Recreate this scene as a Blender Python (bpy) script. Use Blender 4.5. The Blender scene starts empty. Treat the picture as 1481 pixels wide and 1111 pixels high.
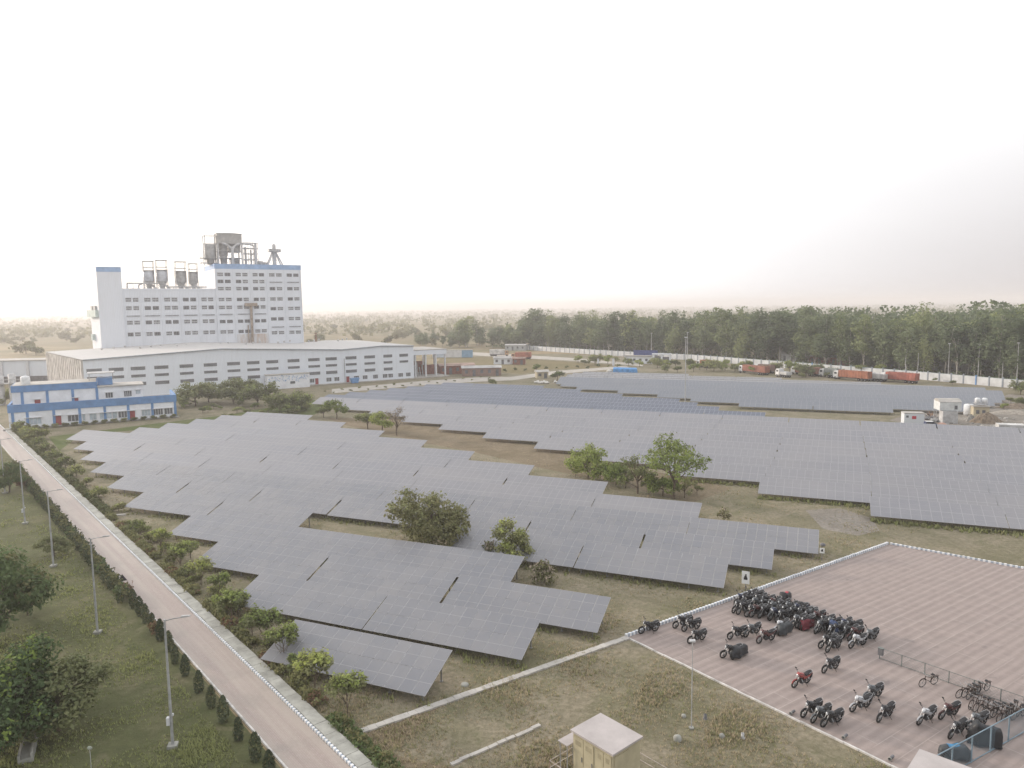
import bpy, bmesh, math, random
from mathutils import Vector, Matrix
random.seed(7)
R = math.radians
SC = bpy.context.scene
COL = SC.collection

# ------------------------------------------------------------------ camera geometry (surveyed from the photograph)
PW, PH, FOC, HC, YH, ROLL = 1481, 1111, 1050.0, 28.0, 445.0, R(0.8)
PITCH = math.atan((PH/2-YH)/FOC)
def ray(x, y):
    u, v = x-PW/2, y-PH/2
    c, s = math.cos(ROLL), math.sin(ROLL)
    u2, v2 = u*c-v*s, u*s+v*c
    cp, sp = math.cos(PITCH), math.sin(PITCH)
    return Vector((u2, FOC*cp-v2*sp, -FOC*sp-v2*cp))
def G(x, y, z=0.0):
    d = ray(x, y); t = (z-HC)/d.z
    return Vector((d.x*t, d.y*t, z))
def AT(x, y, Y):
    d = ray(x, y); t = Y/d.y
    return Vector((d.x*t, Y, HC+d.z*t))

cam = bpy.data.cameras.new('camera'); camo = bpy.data.objects.new('camera', cam); COL.objects.link(camo)
c_, s_ = math.cos(ROLL), math.sin(ROLL); cp_, sp_ = math.cos(PITCH), math.sin(PITCH)
r0, u0, f0 = Vector((1,0,0)), Vector((0,sp_,cp_)), Vector((0,cp_,-sp_))
rr, uu = r0*c_-u0*s_, r0*s_+u0*c_
M = Matrix((( rr.x,uu.x,-f0.x,0),(rr.y,uu.y,-f0.y,0),(rr.z,uu.z,-f0.z,HC),(0,0,0,1)))
camo.matrix_world = M
cam.sensor_width = 36; cam.lens = FOC/PW*36; cam.clip_start = .5; cam.clip_end = 20000
SC.camera = camo

# ------------------------------------------------------------------ materials
MATS = {}
def mat(name, col, rough=.8, var=.12, scale=1.0, col2=None, metal=0, bump=0, spec=.3, island=0, obj=False, coat=0, detail=4):
    if name in MATS: return MATS[name]
    m = bpy.data.materials.new(name); m.use_nodes = True
    nt = m.node_tree; N = nt.nodes; L = nt.links
    b = N['Principled BSDF']
    b.inputs['Roughness'].default_value = rough; b.inputs['Metallic'].default_value = metal
    b.inputs['Specular IOR Level'].default_value = spec
    b.inputs['Coat Weight'].default_value = coat; b.inputs['Coat Roughness'].default_value = .25
    c2 = col2 if col2 else tuple(max(0, c*(1-var*2)) for c in col)
    c1 = col if col2 else tuple(min(1, c*(1+var)) for c in col)
    src = None
    if island:
        geo = N.new('ShaderNodeNewGeometry'); src = geo.outputs['Random Per Island']
    tc = N.new('ShaderNodeTexCoord') if obj else N.new('ShaderNodeNewGeometry')
    co = tc.outputs['Object'] if obj else tc.outputs['Position']
    n = N.new('ShaderNodeTexNoise'); n.inputs['Scale'].default_value = scale; n.inputs['Detail'].default_value = detail
    n.inputs['Roughness'].default_value = .65
    L.new(co, n.inputs['Vector'])
    ramp = N.new('ShaderNodeMapRange'); ramp.inputs[1].default_value = .3; ramp.inputs[2].default_value = .7
    L.new(n.outputs['Fac'], ramp.inputs[0])
    mx = N.new('ShaderNodeMix'); mx.data_type = 'RGBA'
    mx.inputs['A'].default_value = (*c1, 1); mx.inputs['B'].default_value = (*c2, 1)
    if island:
        ad = N.new('ShaderNodeMath'); ad.operation = 'MULTIPLY_ADD'; ad.inputs[1].default_value = island; 
        L.new(src, ad.inputs[0]); 
        mu = N.new('ShaderNodeMath'); mu.operation = 'MULTIPLY'; mu.inputs[1].default_value = 1-island
        L.new(ramp.outputs[0], mu.inputs[0]); L.new(mu.outputs[0], ad.inputs[2]); L.new(ad.outputs[0], mx.inputs['Factor'])
    else:
        L.new(ramp.outputs[0], mx.inputs['Factor'])
    L.new(mx.outputs['Result'], b.inputs['Base Color'])
    if bump:
        bp = N.new('ShaderNodeBump'); bp.inputs['Strength'].default_value = bump; bp.inputs['Distance'].default_value = .05
        L.new(n.outputs['Fac'], bp.inputs['Height']); L.new(bp.outputs[0], b.inputs['Normal'])
    MATS[name] = m
    return m
def leafmat(name, c1, c2, trans=.34):
    c1 = tuple(min(.5, q*1.6) for q in c1); c2 = tuple(q*1.95 for q in c2)
    if name in MATS: return MATS[name]
    m = mat(name, c1, rough=.75, scale=.35, col2=c2, island=.6, spec=.2)
    nt = m.node_tree; N = nt.nodes; L = nt.links; b = N['Principled BSDF']; out = N['Material Output']
    tr = N.new('ShaderNodeBsdfTranslucent'); ms = N.new('ShaderNodeMixShader'); ms.inputs[0].default_value = trans
    src = b.inputs['Base Color'].links[0].from_socket
    oi = N.new('ShaderNodeObjectInfo'); mr = N.new('ShaderNodeMapRange'); mr.inputs[3].default_value = .70; mr.inputs[4].default_value = 1.30; L.new(oi.outputs['Random'], mr.inputs[0])
    hv = N.new('ShaderNodeHueSaturation'); L.new(src, hv.inputs['Color']); L.new(mr.outputs[0], hv.inputs['Value']); mh = N.new('ShaderNodeMapRange'); mh.inputs[3].default_value = .515; mh.inputs[4].default_value = .485
    L.new(oi.outputs['Random'], mh.inputs[0]); L.new(mh.outputs[0], hv.inputs['Hue']); src = hv.outputs['Color']; L.new(src, b.inputs['Base Color'])
    L.new(src, tr.inputs['Color']); L.new(b.outputs[0], ms.inputs[1]); L.new(tr.outputs[0], ms.inputs[2]); L.new(ms.outputs[0], out.inputs['Surface'])
    return m
class NB:   # small node helper
    def __init__(s, m): s.nt = m.node_tree; s.N = s.nt.nodes; s.L = s.nt.links
    def new(s, t, **k):
        n = s.N.new(t)
        for a, v in k.items(): setattr(n, a, v)
        return n
    def noise(s, co, scale, detail=4, rough=.6, dist=0):
        n = s.N.new('ShaderNodeTexNoise'); n.inputs['Scale'].default_value = scale; n.inputs['Detail'].default_value = detail
        n.inputs['Roughness'].default_value = rough; n.inputs['Distortion'].default_value = dist
        s.L.new(co, n.inputs['Vector']); return n.outputs['Fac']
    def rng(s, v, a, b, c=0., d=1.):
        n = s.N.new('ShaderNodeMapRange'); n.inputs[1].default_value = a; n.inputs[2].default_value = b
        n.inputs[3].default_value = c; n.inputs[4].default_value = d
        s.L.new(v, n.inputs[0]); return n.outputs[0]
    def mix(s, f, a, b, mode='MIX'):
        n = s.N.new('ShaderNodeMix'); n.data_type = 'RGBA'; n.blend_type = mode
        if isinstance(f, (int, float)): n.inputs['Factor'].default_value = f
        else: s.L.new(f, n.inputs['Factor'])
        for k, v in (('A', a), ('B', b)):
            if isinstance(v, tuple): n.inputs[k].default_value = (*v, 1)
            else: s.L.new(v, n.inputs[k])
        return n.outputs['Result']
    def math(s, op, a, b=0.):
        n = s.N.new('ShaderNodeMath'); n.operation = op
        for i, v in enumerate((a, b)):
            if isinstance(v, (int, float)): n.inputs[i].default_value = v
            else: s.L.new(v, n.inputs[i])
        return n.outputs[0]
def blank(name, rough=.9, spec=.2):
    m = bpy.data.materials.new(name); m.use_nodes = True
    b = m.node_tree.nodes['Principled BSDF']; b.inputs['Roughness'].default_value = rough; b.inputs['Specular IOR Level'].default_value = spec
    nb = NB(m); pos = nb.new('ShaderNodeNewGeometry').outputs['Position']
    return m, nb, b, pos
def grassmat(name, ga, gb, dirt, lo, hi, patch=.09, bump=.6):
    m, nb, b, pos = blank(name, .95, .1)
    q_ = nb.noise(pos, .16, 5, .7, 1.2); fine = nb.noise(pos, 2.2, 6, .75); mid = nb.noise(pos, .45, 5, .7, .6); big = nb.noise(pos, patch, 4, .6, .8)
    g = nb.mix(nb.rng(mid, .35, .65), ga, gb)
    g = nb.mix(nb.rng(big, lo, hi), g, dirt)
    g = nb.mix(nb.rng(q_, .53, .60, 0, .65), g, tuple(c*1.12 for c in dirt)); g = nb.mix(nb.rng(q_, .46, .40, 0, .5), g, tuple(c*.72 for c in gb))
    g = nb.mix(nb.rng(fine, .35, .7), g, tuple(c*.62 for c in ga), 'MIX')
    tuft = nb.noise(pos, 9, 3, .8)
    g = nb.mix(nb.rng(tuft, .55, .75, 0, .45), g, tuple(c*1.5 for c in dirt))
    clump = nb.rng(nb.noise(pos, .9, 3, .6, 1.5), .58, .66, 0, .45)
    g = nb.mix(clump, g, (ga[0]*.55, ga[1]*.65, ga[2]*.55))
    nb.L.new(g, b.inputs['Base Color'])
    bp = nb.new('ShaderNodeBump'); bp.inputs['Strength'].default_value = bump; bp.inputs['Distance'].default_value = .25
    nb.L.new(nb.math('ADD', fine, mid), bp.inputs['Height']); nb.L.new(bp.outputs[0], b.inputs['Normal'])
    return m

# ------------------------------------------------------------------ mesh builder
class MB:
    def __init__(s): s.v = []; s.f = []; s.m = []; s.sm = []
    def add(s, vs, fs, m=0, smooth=False):
        o = len(s.v); s.v.extend([tuple(p) for p in vs])
        for f in fs: s.f.append(tuple(i+o for i in f)); s.m.append(m); s.sm.append(smooth)
    def box(s, c, d, m=0, rz=0, taper=1.0):
        x, y, z = d[0]/2, d[1]/2, d[2]/2
        cr, sr = math.cos(rz), math.sin(rz); vs = []
        for k, sz in enumerate((-z, z)):
            t = 1 if k == 0 else taper
            for px, py in ((-x,-y),(x,-y),(x,y),(-x,y)):
                px *= t; py *= t
                vs.append((c[0]+px*cr-py*sr, c[1]+px*sr+py*cr, c[2]+sz))
        s.add(vs, [(3,2,1,0),(4,5,6,7),(0,1,5,4),(1,2,6,5),(2,3,7,6),(3,0,4,7)], m); return s
    def bx(s, x0, x1, y0, y1, z0, z1, m=0):
        return s.box(((x0+x1)/2,(y0+y1)/2,(z0+z1)/2), (x1-x0,y1-y0,z1-z0), m)
    def tube(s, a, b, r, r2=None, n=8, m=0, caps=True):
        a, b = Vector(a), Vector(b); d = (b-a)
        if d.length < 1e-6: return s
        d.normalize(); r2 = r if r2 is None else r2
        t = Vector((0,0,1)) if abs(d.z) < .9 else Vector((1,0,0))
        e1 = d.cross(t).normalized(); e2 = d.cross(e1)
        vs = []
        for p, q in ((a, r), (b, r2)):
            for i in range(n):
                an = 2*math.pi*i/n; vs.append(p+(e1*math.cos(an)+e2*math.sin(an))*q)
        fs = [(i, (i+1) % n, n+(i+1) % n, n+i) for i in range(n)]
        s.add(vs, fs, m, n > 5)
        if caps: s.add(vs, [tuple(range(n-1, -1, -1)), tuple(range(n, 2*n))], m)
        return s
    def path(s, pts, r, n=6, m=0):
        for a, b in zip(pts[:-1], pts[1:]): s.tube(a, b, r, n=n, m=m)
        return s
    def lathe(s, prof, c=(0,0,0), n=16, m=0, axis='z'):
        vs = []; fs = []
        for r, h in prof:
            for i in range(n):
                a = 2*math.pi*i/n; p = (r*math.cos(a), r*math.sin(a), h)
                if axis == 'y': p = (p[0], p[2], p[1])
                if axis == 'x': p = (p[2], p[0], p[1])
                vs.append((p[0]+c[0], p[1]+c[1], p[2]+c[2]))
        for k in range(len(prof)-1):
            for i in range(n):
                j = (i+1) % n; fs.append((k*n+i, k*n+j, (k+1)*n+j, (k+1)*n+i))
        s.add(vs, fs, m, True); return s
    def torus(s, c, R_, r, n=18, k=6, axis='y', m=0, a0=0, a1=2*math.pi):
        vs = []; fs = []; full = abs(a1-a0-2*math.pi) < 1e-6; nn = n if full else n+1
        for i in range(nn):
            a = a0+(a1-a0)*i/n
            for j in range(k):
                b = 2*math.pi*j/k; q = R_+r*math.cos(b); p = (q*math.cos(a), r*math.sin(b), q*math.sin(a))
                if axis == 'z': p = (p[0], p[2], p[1])
                vs.append((p[0]+c[0], p[1]+c[1], p[2]+c[2]))
        for i in range(n):
            for j in range(k):
                i2 = (i+1) % nn; j2 = (j+1) % k; fs.append((i*k+j, i2*k+j, i2*k+j2, i*k+j2))
        s.add(vs, fs, m, True); return s
    def loft(s, secs, m=0, smooth=True, close=True):   # list of rings with equal point count
        n = len(secs[0]); vs = [p for r_ in secs for p in r_]; fs = []
        for k in range(len(secs)-1):
            for i in range(n if close else n-1):
                j = (i+1) % n; fs.append((k*n+i, k*n+j, (k+1)*n+j, (k+1)*n+i))
        s.add(vs, fs, m, smooth)
        if close: s.add(vs, [tuple(range(n-1,-1,-1)), tuple(range((len(secs)-1)*n, len(secs)*n))], m)
        return s
    def ell(s, c, r, n=10, k=7, m=0):
        prof = [(max(.001, math.sin(math.pi*i/k)), -math.cos(math.pi*i/k)) for i in range(k+1)]
        vs = []; fs = []
        for pr, h in prof:
            for i in range(n):
                a = 2*math.pi*i/n; vs.append((c[0]+r[0]*pr*math.cos(a), c[1]+r[1]*pr*math.sin(a), c[2]+r[2]*h))
        for q in range(k):
            for i in range(n):
                j = (i+1) % n; fs.append((q*n+i, q*n+j, (q+1)*n+j, (q+1)*n+i))
        s.add(vs, fs, m, True); return s
    def prism(s, poly, z0, z1, m=0):
        n = len(poly); a = sum(poly[i][0]*poly[(i+1) % n][1]-poly[(i+1) % n][0]*poly[i][1] for i in range(n))
        if a < 0: poly = poly[::-1]
        vs = [(p[0], p[1], z0) for p in poly]+[(p[0], p[1], z1) for p in poly]
        s.add(vs, [tuple(range(n-1,-1,-1)), tuple(range(n, 2*n))]+[(i, (i+1) % n, n+(i+1) % n, n+i) for i in range(n)], m); return s
    def card(s, p, sz, nrm, m=0, asp=1.0):
        t = Vector((random.uniform(-1,1), random.uniform(-1,1), random.uniform(-1,1)))
        e1 = nrm.cross(t)
        if e1.length < 1e-4: return
        e1.normalize(); e2 = nrm.cross(e1).normalized()*asp*sz; e1 = e1*sz
        s.add([p-e1-e2*.6, p+e1*.5-e2, p+e1+e2*.5, p-e1*.4+e2], [(0,1,2,3)], m)
    def mesh(s, name, mats):
        me = bpy.data.meshes.new(name); me.from_pydata(s.v, [], s.f)
        for x in (mats if isinstance(mats, (list, tuple)) else [mats]): me.materials.append(x)
        me.polygons.foreach_set('material_index', s.m); me.polygons.foreach_set('use_smooth', s.sm); me.update()
        return me
    def build(s, name, mats, parent=None, loc=None, rz=0):
        return link(name, s.mesh(name, mats), parent, loc, rz)
def link(name, me, parent=None, loc=None, rz=0):
    o = bpy.data.objects.new(name, me); COL.objects.link(o)
    if loc is not None: o.location = loc
    if rz: o.rotation_euler = (0,0,rz)
    if parent is not None: o.parent = parent
    return o
def tag(o, label=None, cat=None, group=None, kind=None):
    if label: o['label'] = label
    if cat: o['category'] = cat
    if group: o['group'] = group
    if kind: o['kind'] = kind
    return o
def thing(name, label, cat, loc=(0,0,0), rz=0, group=None, scale=None):
    o = bpy.data.objects.new(name, None); COL.objects.link(o); o.location = loc; o.rotation_euler = (0,0,rz)
    o.empty_display_size = .2
    if scale: o.scale = (scale,)*3 if not isinstance(scale, tuple) else scale
    return tag(o, label, cat, group)
KIDS = {}
def kids(o):
    return [c for c in o.children]
def dup(o, loc=None, rz=None, label=None, group=None, scale=None):
    c = o.copy(); COL.objects.link(c)
    if loc is not None: c.location = loc
    if rz is not None: c.rotation_euler = (0,0,rz) if not isinstance(rz, tuple) else rz
    if scale is not None: c.scale = (scale,)*3 if not isinstance(scale, tuple) else scale
    if label: c['label'] = label
    if group: c['group'] = group
    for k in kids(o):
        k2 = k.copy(); COL.objects.link(k2); k2.parent = c
        for q in kids(k):
            q2 = q.copy(); COL.objects.link(q2); q2.parent = k2
    return c
ORD = ['first','second','third','fourth','fifth','sixth','seventh','eighth','ninth','tenth','eleventh','twelfth','thirteenth','fourteenth','fifteenth','sixteenth','seventeenth','eighteenth','nineteenth','twentieth']
def struct(name, o): tag(o, kind='structure'); return o
def sheet(name, poly, z, m, kind='structure'):
    b = MB(); n = len(poly); a = sum(poly[i][0]*poly[(i+1) % n][1]-poly[(i+1) % n][0]*poly[i][1] for i in range(n))
    if a < 0: poly = poly[::-1]
    b.add([(p[0], p[1], z) for p in poly], [tuple(range(n))])
    o = b.build(name, m); tag(o, kind=kind); return o
def strip_poly(px, z=0): return [G(x, y, z).to_2d() for x, y in px]
# ------------------------------------------------------------------ light, sky, air
SUN_AZ, SUN_EL = R(-58), R(12)
W = bpy.data.worlds.new('World'); SC.world = W; W.use_nodes = True
wn = W.node_tree.nodes; wl = W.node_tree.links
sk = wn.new('ShaderNodeTexSky'); sk.sky_type = 'NISHITA'; sk.sun_disc = False
sk.sun_elevation = SUN_EL; sk.sun_rotation = SUN_AZ; sk.air_density = 1.0; sk.dust_density = 4.0; sk.ozone_density = 1.0; sk.altitude = 100
hs = wn.new('ShaderNodeHueSaturation'); hs.inputs['Saturation'].default_value = .16
wmx = wn.new('ShaderNodeMix'); wmx.data_type = 'RGBA'; wmx.inputs['Factor'].default_value = .72
wmx.inputs['B'].default_value = (8.4, 8.5, 8.75, 1)      # thin even overcast that veils the clear sky
wtc = wn.new('ShaderNodeTexCoord'); wsp = wn.new('ShaderNodeSeparateXYZ'); wl.new(wtc.outputs['Generated'], wsp.inputs[0])
def wr(sock, a, b_, c=0., d=1.):
    n = wn.new('ShaderNodeMapRange'); n.interpolation_type = 'SMOOTHSTEP'; n.inputs[1].default_value = a; n.inputs[2].default_value = b_; n.inputs[3].default_value = c; n.inputs[4].default_value = d; wl.new(sock, n.inputs[0]); return n.outputs[0]
def wm_(a, b_):
    n = wn.new('ShaderNodeMath'); n.operation = 'MULTIPLY'; wl.new(a, n.inputs[0]); wl.new(b_, n.inputs[1]); return n.outputs[0]
wno = wn.new('ShaderNodeTexNoise'); wno.inputs['Scale'].default_value = 2.2; wno.inputs['Detail'].default_value = 4; wma = wn.new('ShaderNodeMapping'); wma.inputs['Scale'].default_value = (1, 1, 4); wl.new(wtc.outputs['Generated'], wma.inputs[0]); wl.new(wma.outputs[0], wno.inputs['Vector'])
grey = wm_(wr(wsp.outputs['X'], -.05, .75), wr(wsp.outputs['Z'], .42, .02)); warm = wm_(wr(wsp.outputs['X'], .35, -.7), wr(wsp.outputs['Z'], .22, .0))
def wmix(f, a, b_):
    n = wn.new('ShaderNodeMix'); n.data_type = 'RGBA'; wl.new(f, n.inputs['Factor'])
    for k, v in (('A', a), ('B', b_)):
        if isinstance(v, tuple): n.inputs[k].default_value = (*v, 1)
        else: wl.new(v, n.inputs[k])
    return n.outputs['Result']
veil = wmix(wr(wno.outputs['Fac'], .35, .7, 0, .35), (8.6, 8.6, 8.7), (7.6, 7.6, 7.75))      # hazy overcast, thinner and greyer away from the sun
veil = wmix(grey, veil, (4.0, 3.82, 3.9)); back = wm_(wr(wsp.outputs['Y'], .15, -.5), wr(wsp.outputs['Z'], .75, .1)); veil = wmix(back, veil, (4.0, 4.05, 4.2)); veil = wmix(warm, veil, (7.6, 6.3, 4.9)); wl.new(veil, wmx.inputs['B'])  # unseen sky behind the camera greyed to deepen shade under the tables
wl.new(sk.outputs[0], hs.inputs['Color']); wl.new(hs.outputs[0], wmx.inputs['A']); wl.new(wmx.outputs['Result'], wn['Background'].inputs['Color'])
wn['Background'].inputs['Strength'].default_value = .1
sun = bpy.data.lights.new('sun', 'SUN'); sun.energy = 1.6; sun.angle = R(6); sun.color = (1, .85, .70)
suno = bpy.data.objects.new('sun', sun); COL.objects.link(suno)
sd = Vector((math.sin(SUN_AZ)*math.cos(SUN_EL), math.cos(SUN_AZ)*math.cos(SUN_EL), math.sin(SUN_EL)))
suno.rotation_euler = sd.to_track_quat('Z', 'Y').to_euler(); suno.location = (-200, 150, 120)
SC.view_settings.view_transform = 'Standard'; SC.view_settings.look = 'None'; SC.view_settings.gamma = 1; SC.view_settings.exposure = 1.05
hz = MB(); hz.bx(-7000, 7000, -150, 9000, -1, 62)
hm = bpy.data.materials.new('haze_air'); hm.use_nodes = True
hm.node_tree.nodes.remove(hm.node_tree.nodes['Principled BSDF'])
pv = hm.node_tree.nodes.new('ShaderNodeVolumePrincipled'); pv.inputs['Color'].default_value = (.845, .82, .83, 1); pv.inputs['Density'].default_value = .0004
pv.inputs['Anisotropy'].default_value = .35
hm.node_tree.links.new(pv.outputs[0], hm.node_tree.nodes['Material Output'].inputs['Volume'])
tag(hz.build('haze', hm), kind='stuff')
SC.cycles.volume_bounces = 1
SC.cycles.max_bounces = 6; SC.cycles.diffuse_bounces = 3; SC.cycles.transparent_max_bounces = 8

# ------------------------------------------------------------------ ground
m, nb, b, pos = blank('field_soil', .95, .1)
vor = nb.new('ShaderNodeTexVoronoi'); vor.inputs['Scale'].default_value = .011; nb.L.new(pos, vor.inputs['Vector'])
big = nb.noise(pos, .02, 5, .65, 1); fine = nb.noise(pos, .35, 4, .7)
rgbbw = nb.new('ShaderNodeRGBToBW'); nb.L.new(vor.outputs['Color'], rgbbw.inputs[0])
c = nb.mix(nb.rng(rgbbw.outputs[0], .25, .75), (.30, .235, .145), (.20, .165, .10))
c = nb.mix(nb.rng(big, .42, .62), c, (.155, .15, .085))
c = nb.mix(nb.rng(fine, .4, .7, 0, .5), c, (.13, .11, .07))
nb.L.new(c, b.inputs['Base Color'])
FIELD = m
sheet('ground', [(-6990, -140), (6990, -140), (6990, 8990), (-6990, 8990)], 0, FIELD)
GRASS_SITE = grassmat('site_grass', (.215, .195, .125), (.15, .15, .082), (.285, .245, .185), .36, .62, .10)
LAWN = grassmat('lawn_grass', (.115, .122, .058), (.085, .095, .042), (.17, .15, .095), .52, .74, .12, .5)
GREEN = grassmat('mown_grass', (.12, .15, .05), (.095, .125, .04), (.16, .15, .075), .55, .8, .08, .3)
DRY = grassmat('dry_grass', (.20, .17, .085), (.17, .145, .07), (.23, .185, .11), .4, .7, .05, .3)
BARE = grassmat('bare_soil', (.21, .165, .11), (.16, .135, .085), (.25, .205, .145), .4, .65, .14, .5)
RUBBLE = grassmat('yard_soil', (.27, .24, .205), (.21, .19, .16), (.33, .30, .265), .4, .65, .12, .5)
NV = Vector((math.cos(R(39.5)), math.sin(R(39.5)), 0)); DV = Vector((NV.y, -NV.x, 0))
SK = .0172
def rd(n, d, z=0): return NV*(n+SK*(d+40))+DV*d+Vector((0,0,z))     # road coordinates: n across (18.9 = far kerb), d along
xy = lambda v: (v.x, v.y)
sheet('site_ground', [(130, 10), (200, 215), (175, 250), (95, 375), (35, 432), (-25, 440), (-45, 330), (-150, 300), (-210, 270), xy(rd(17, -215)), xy(rd(17, 0))], .004, GRASS_SITE)
sheet('lawn', [xy(rd(15.5, 20)), xy(rd(15.5, -215)), xy(rd(-55, -215)), xy(rd(-55, 20))], .004, LAWN)
sheet('office_lawn', strip_poly([(70, 632), (256, 609), (330, 600), (455, 578), (470, 590), (455, 600), (350, 600), (232, 620), (118, 628), (86, 652)]), .008, GREEN)
sheet('bare_strip', strip_poly([(470, 604), (590, 606), (720, 634), (800, 649), (900, 672), (1060, 706), (1000, 728), (880, 698), (770, 674), (690, 655), (610, 640), (500, 615)]), .008, BARE)
sheet('bare_corner', strip_poly([(505, 1068), (640, 1020), (560, 1090), (660, 1111), (520, 1111)]), .008, BARE)
sheet('gravel_patch', strip_poly([(1165, 738), (1215, 735), (1262, 750), (1272, 768), (1240, 775), (1190, 765)]), .008, RUBBLE)
sheet('yard', strip_poly([(1285, 608), (1350, 588), (1420, 585), (1460, 570), (1520, 575), (1540, 660), (1430, 626), (1330, 617)]), .008, RUBBLE)
sheet('open_field', strip_poly([(622, 531), (640, 517), (720, 516), (790, 521), (870, 527), (905, 529), (900, 533), (800, 534), (755, 541), (700, 538), (650, 538)]), .010, DRY)
CONC = mat('pale_concrete', (.42, .40, .37), .9, .12, .5, bump=.3)
CONC2 = mat('weathered_concrete', (.30, .30, .275), .92, .2, .9, bump=.4)
WHITEP = mat('white_kerb_paint', (.72, .73, .74), .7, .1, 2)
BLUEP = mat('blue_kerb_paint', (.38, .43, .50), .7, .15, 2)
sheet('service_road', strip_poly([(480, 563), (600, 552), (690, 546), (740, 545), (800, 537), (905, 529), (910, 532), (806, 541), (742, 550), (692, 552), (600, 558), (480, 569)]), .012, mat('service_road_surface', (.40, .37, .33), .9, .12, .3))
sheet('truck_road', strip_poly([(560, 512), (640, 511), (730, 517), (830, 522), (930, 530), (930, 527), (830, 518), (730, 512), (640, 507), (560, 508)]), .012, mat('service_road_surface', (.40, .37, .33)))
# main road: red block paving, worn pale
m, nb, b, pos = blank('road_paving', .52, .45)
tc = nb.new('ShaderNodeTexCoord'); mp = nb.new('ShaderNodeMapping'); mp.inputs['Rotation'].default_value = (0, 0, R(50.5)-.0172)
nb.L.new(pos, mp.inputs['Vector'])
st = nb.new('ShaderNodeMapping'); st.inputs['Scale'].default_value = (.03, .8, 1); nb.L.new(mp.outputs[0], st.inputs['Vector'])
streak = nb.noise(st.outputs[0], 1.6, 4, .6); blot = nb.noise(pos, .35, 5, .65); fine = nb.noise(pos, 5, 4, .8)
br = nb.new('ShaderNodeTexBrick'); br.inputs['Scale'].default_value = 1; br.inputs['Brick Width'].default_value = .24; br.inputs['Row Height'].default_value = .12
br.inputs['Mortar Size'].default_value = .012; br.inputs['Color1'].default_value = (.335, .265, .245, 1); br.inputs['Color2'].default_value = (.30, .24, .215, 1); br.inputs['Mortar'].default_value = (.24, .21, .185, 1)
nb.L.new(mp.outputs[0], br.inputs['Vector'])
c = nb.mix(nb.rng(streak, .4, .65, 0, .75), br.outputs['Color'], (.37, .32, .28))
c = nb.mix(nb.rng(blot, .5, .72, 0, .5), c, (.24, .215, .19))
c = nb.mix(nb.rng(fine, .5, .75, 0, .35), c, (.42, .37, .33))
nb.L.new(c, b.inputs['Base Color']); ROADM = m
sheet('road', [xy(rd(15.85, 15)), xy(rd(18.75, 15)), xy(rd(18.75, -240)), xy(rd(15.75, -240))], .03, ROADM)
k = MB()
d = 10.0
i = 0
while d > -235:
    for side, w in ((18.85, .16),):
        a_ = rd(side, d); b_ = rd(side, d-.192); cc = (a_+b_)/2
        k.box((cc.x, cc.y, .09-.015*(i % 2)), (.19, w-.03*(i % 2), .18-.03*(i % 2)), i % 2, math.atan2((a_-b_).y, (a_-b_).x))
    d -= .192; i += 1
struct('road_kerb', k.build('road_kerb', [WHITEP, BLUEP]))
k = MB(); d = 12.0; i = 0
while d > -235:
    L_ = 1.0; a_ = rd(15.72, d); b_ = rd(15.72, d-L_); cc = (a_+b_)/2
    k.box((cc.x, cc.y, .05), (L_-.015, .13, .18+.02*random.random()), 0, math.atan2((a_-b_).y, (a_-b_).x)); d -= L_
struct('edge_kerb', k.build('edge_kerb', mat('edge_kerb_paint', (.55, .53, .51), .8, .2, 1.5)))
k = MB(); d = 8.0
while d > -215:      # covered drain of cast slabs, some tilted or short
    L_ = random.choice((1.4, 1.5, 1.6)); a_ = rd(19.42, d); b_ = rd(19.42, d-L_); cc = (a_+b_)/2
    k.box((cc.x+random.uniform(-.03,.03), cc.y+random.uniform(-.03,.03), .10+random.uniform(-.012,.012)), (L_-.03, .93+random.uniform(-.03,.05), .2), 0, math.atan2((a_-b_).y, (a_-b_).x)+random.uniform(-.012,.012)); d -= L_
struct('drain', k.build('drain', mat('drain_slab', (.36, .36, .33), .9, .18, .8, bump=.4)))
k = MB()
p0, p1 = G(495, 1069), G(903, 925); dirp = (p1-p0); Lp = dirp.length; dirp.normalize(); q = 0
while q < Lp:
    cc = p0+dirp*(q+.3); k.box((cc.x, cc.y, .06), (.585, .55+random.uniform(-.06,.06), .14+random.uniform(-.02,.02)), 0, math.atan2(dirp.y, dirp.x)+random.uniform(-.03,.03)); q += .6
struct('footpath', k.build('footpath', CONC))
k = MB(); p0, p1 = G(652, 1107), G(782, 1050)
for q in range(10):
    a_ = p0.lerp(p1, q/10); b_ = p0.lerp(p1, (q+1)/10); cc = (a_+b_)/2; cc += Vector((random.uniform(-.05,.05), random.uniform(-.05,.05), 0))
    k.box((cc.x, cc.y, .05), ((a_-b_).length*.97, .28, .14), 0, math.atan2((b_-a_).y, (b_-a_).x)+random.uniform(-.03,.03))
struct('path_edging', k.build('path_edging', CONC))
slab = MB(); cc = G(172, 746); slab.box((cc.x, cc.y, .1), (1.8, .45, .2), 0, R(10)); struct('drain_crossing', slab.build('drain_crossing', CONC))
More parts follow.
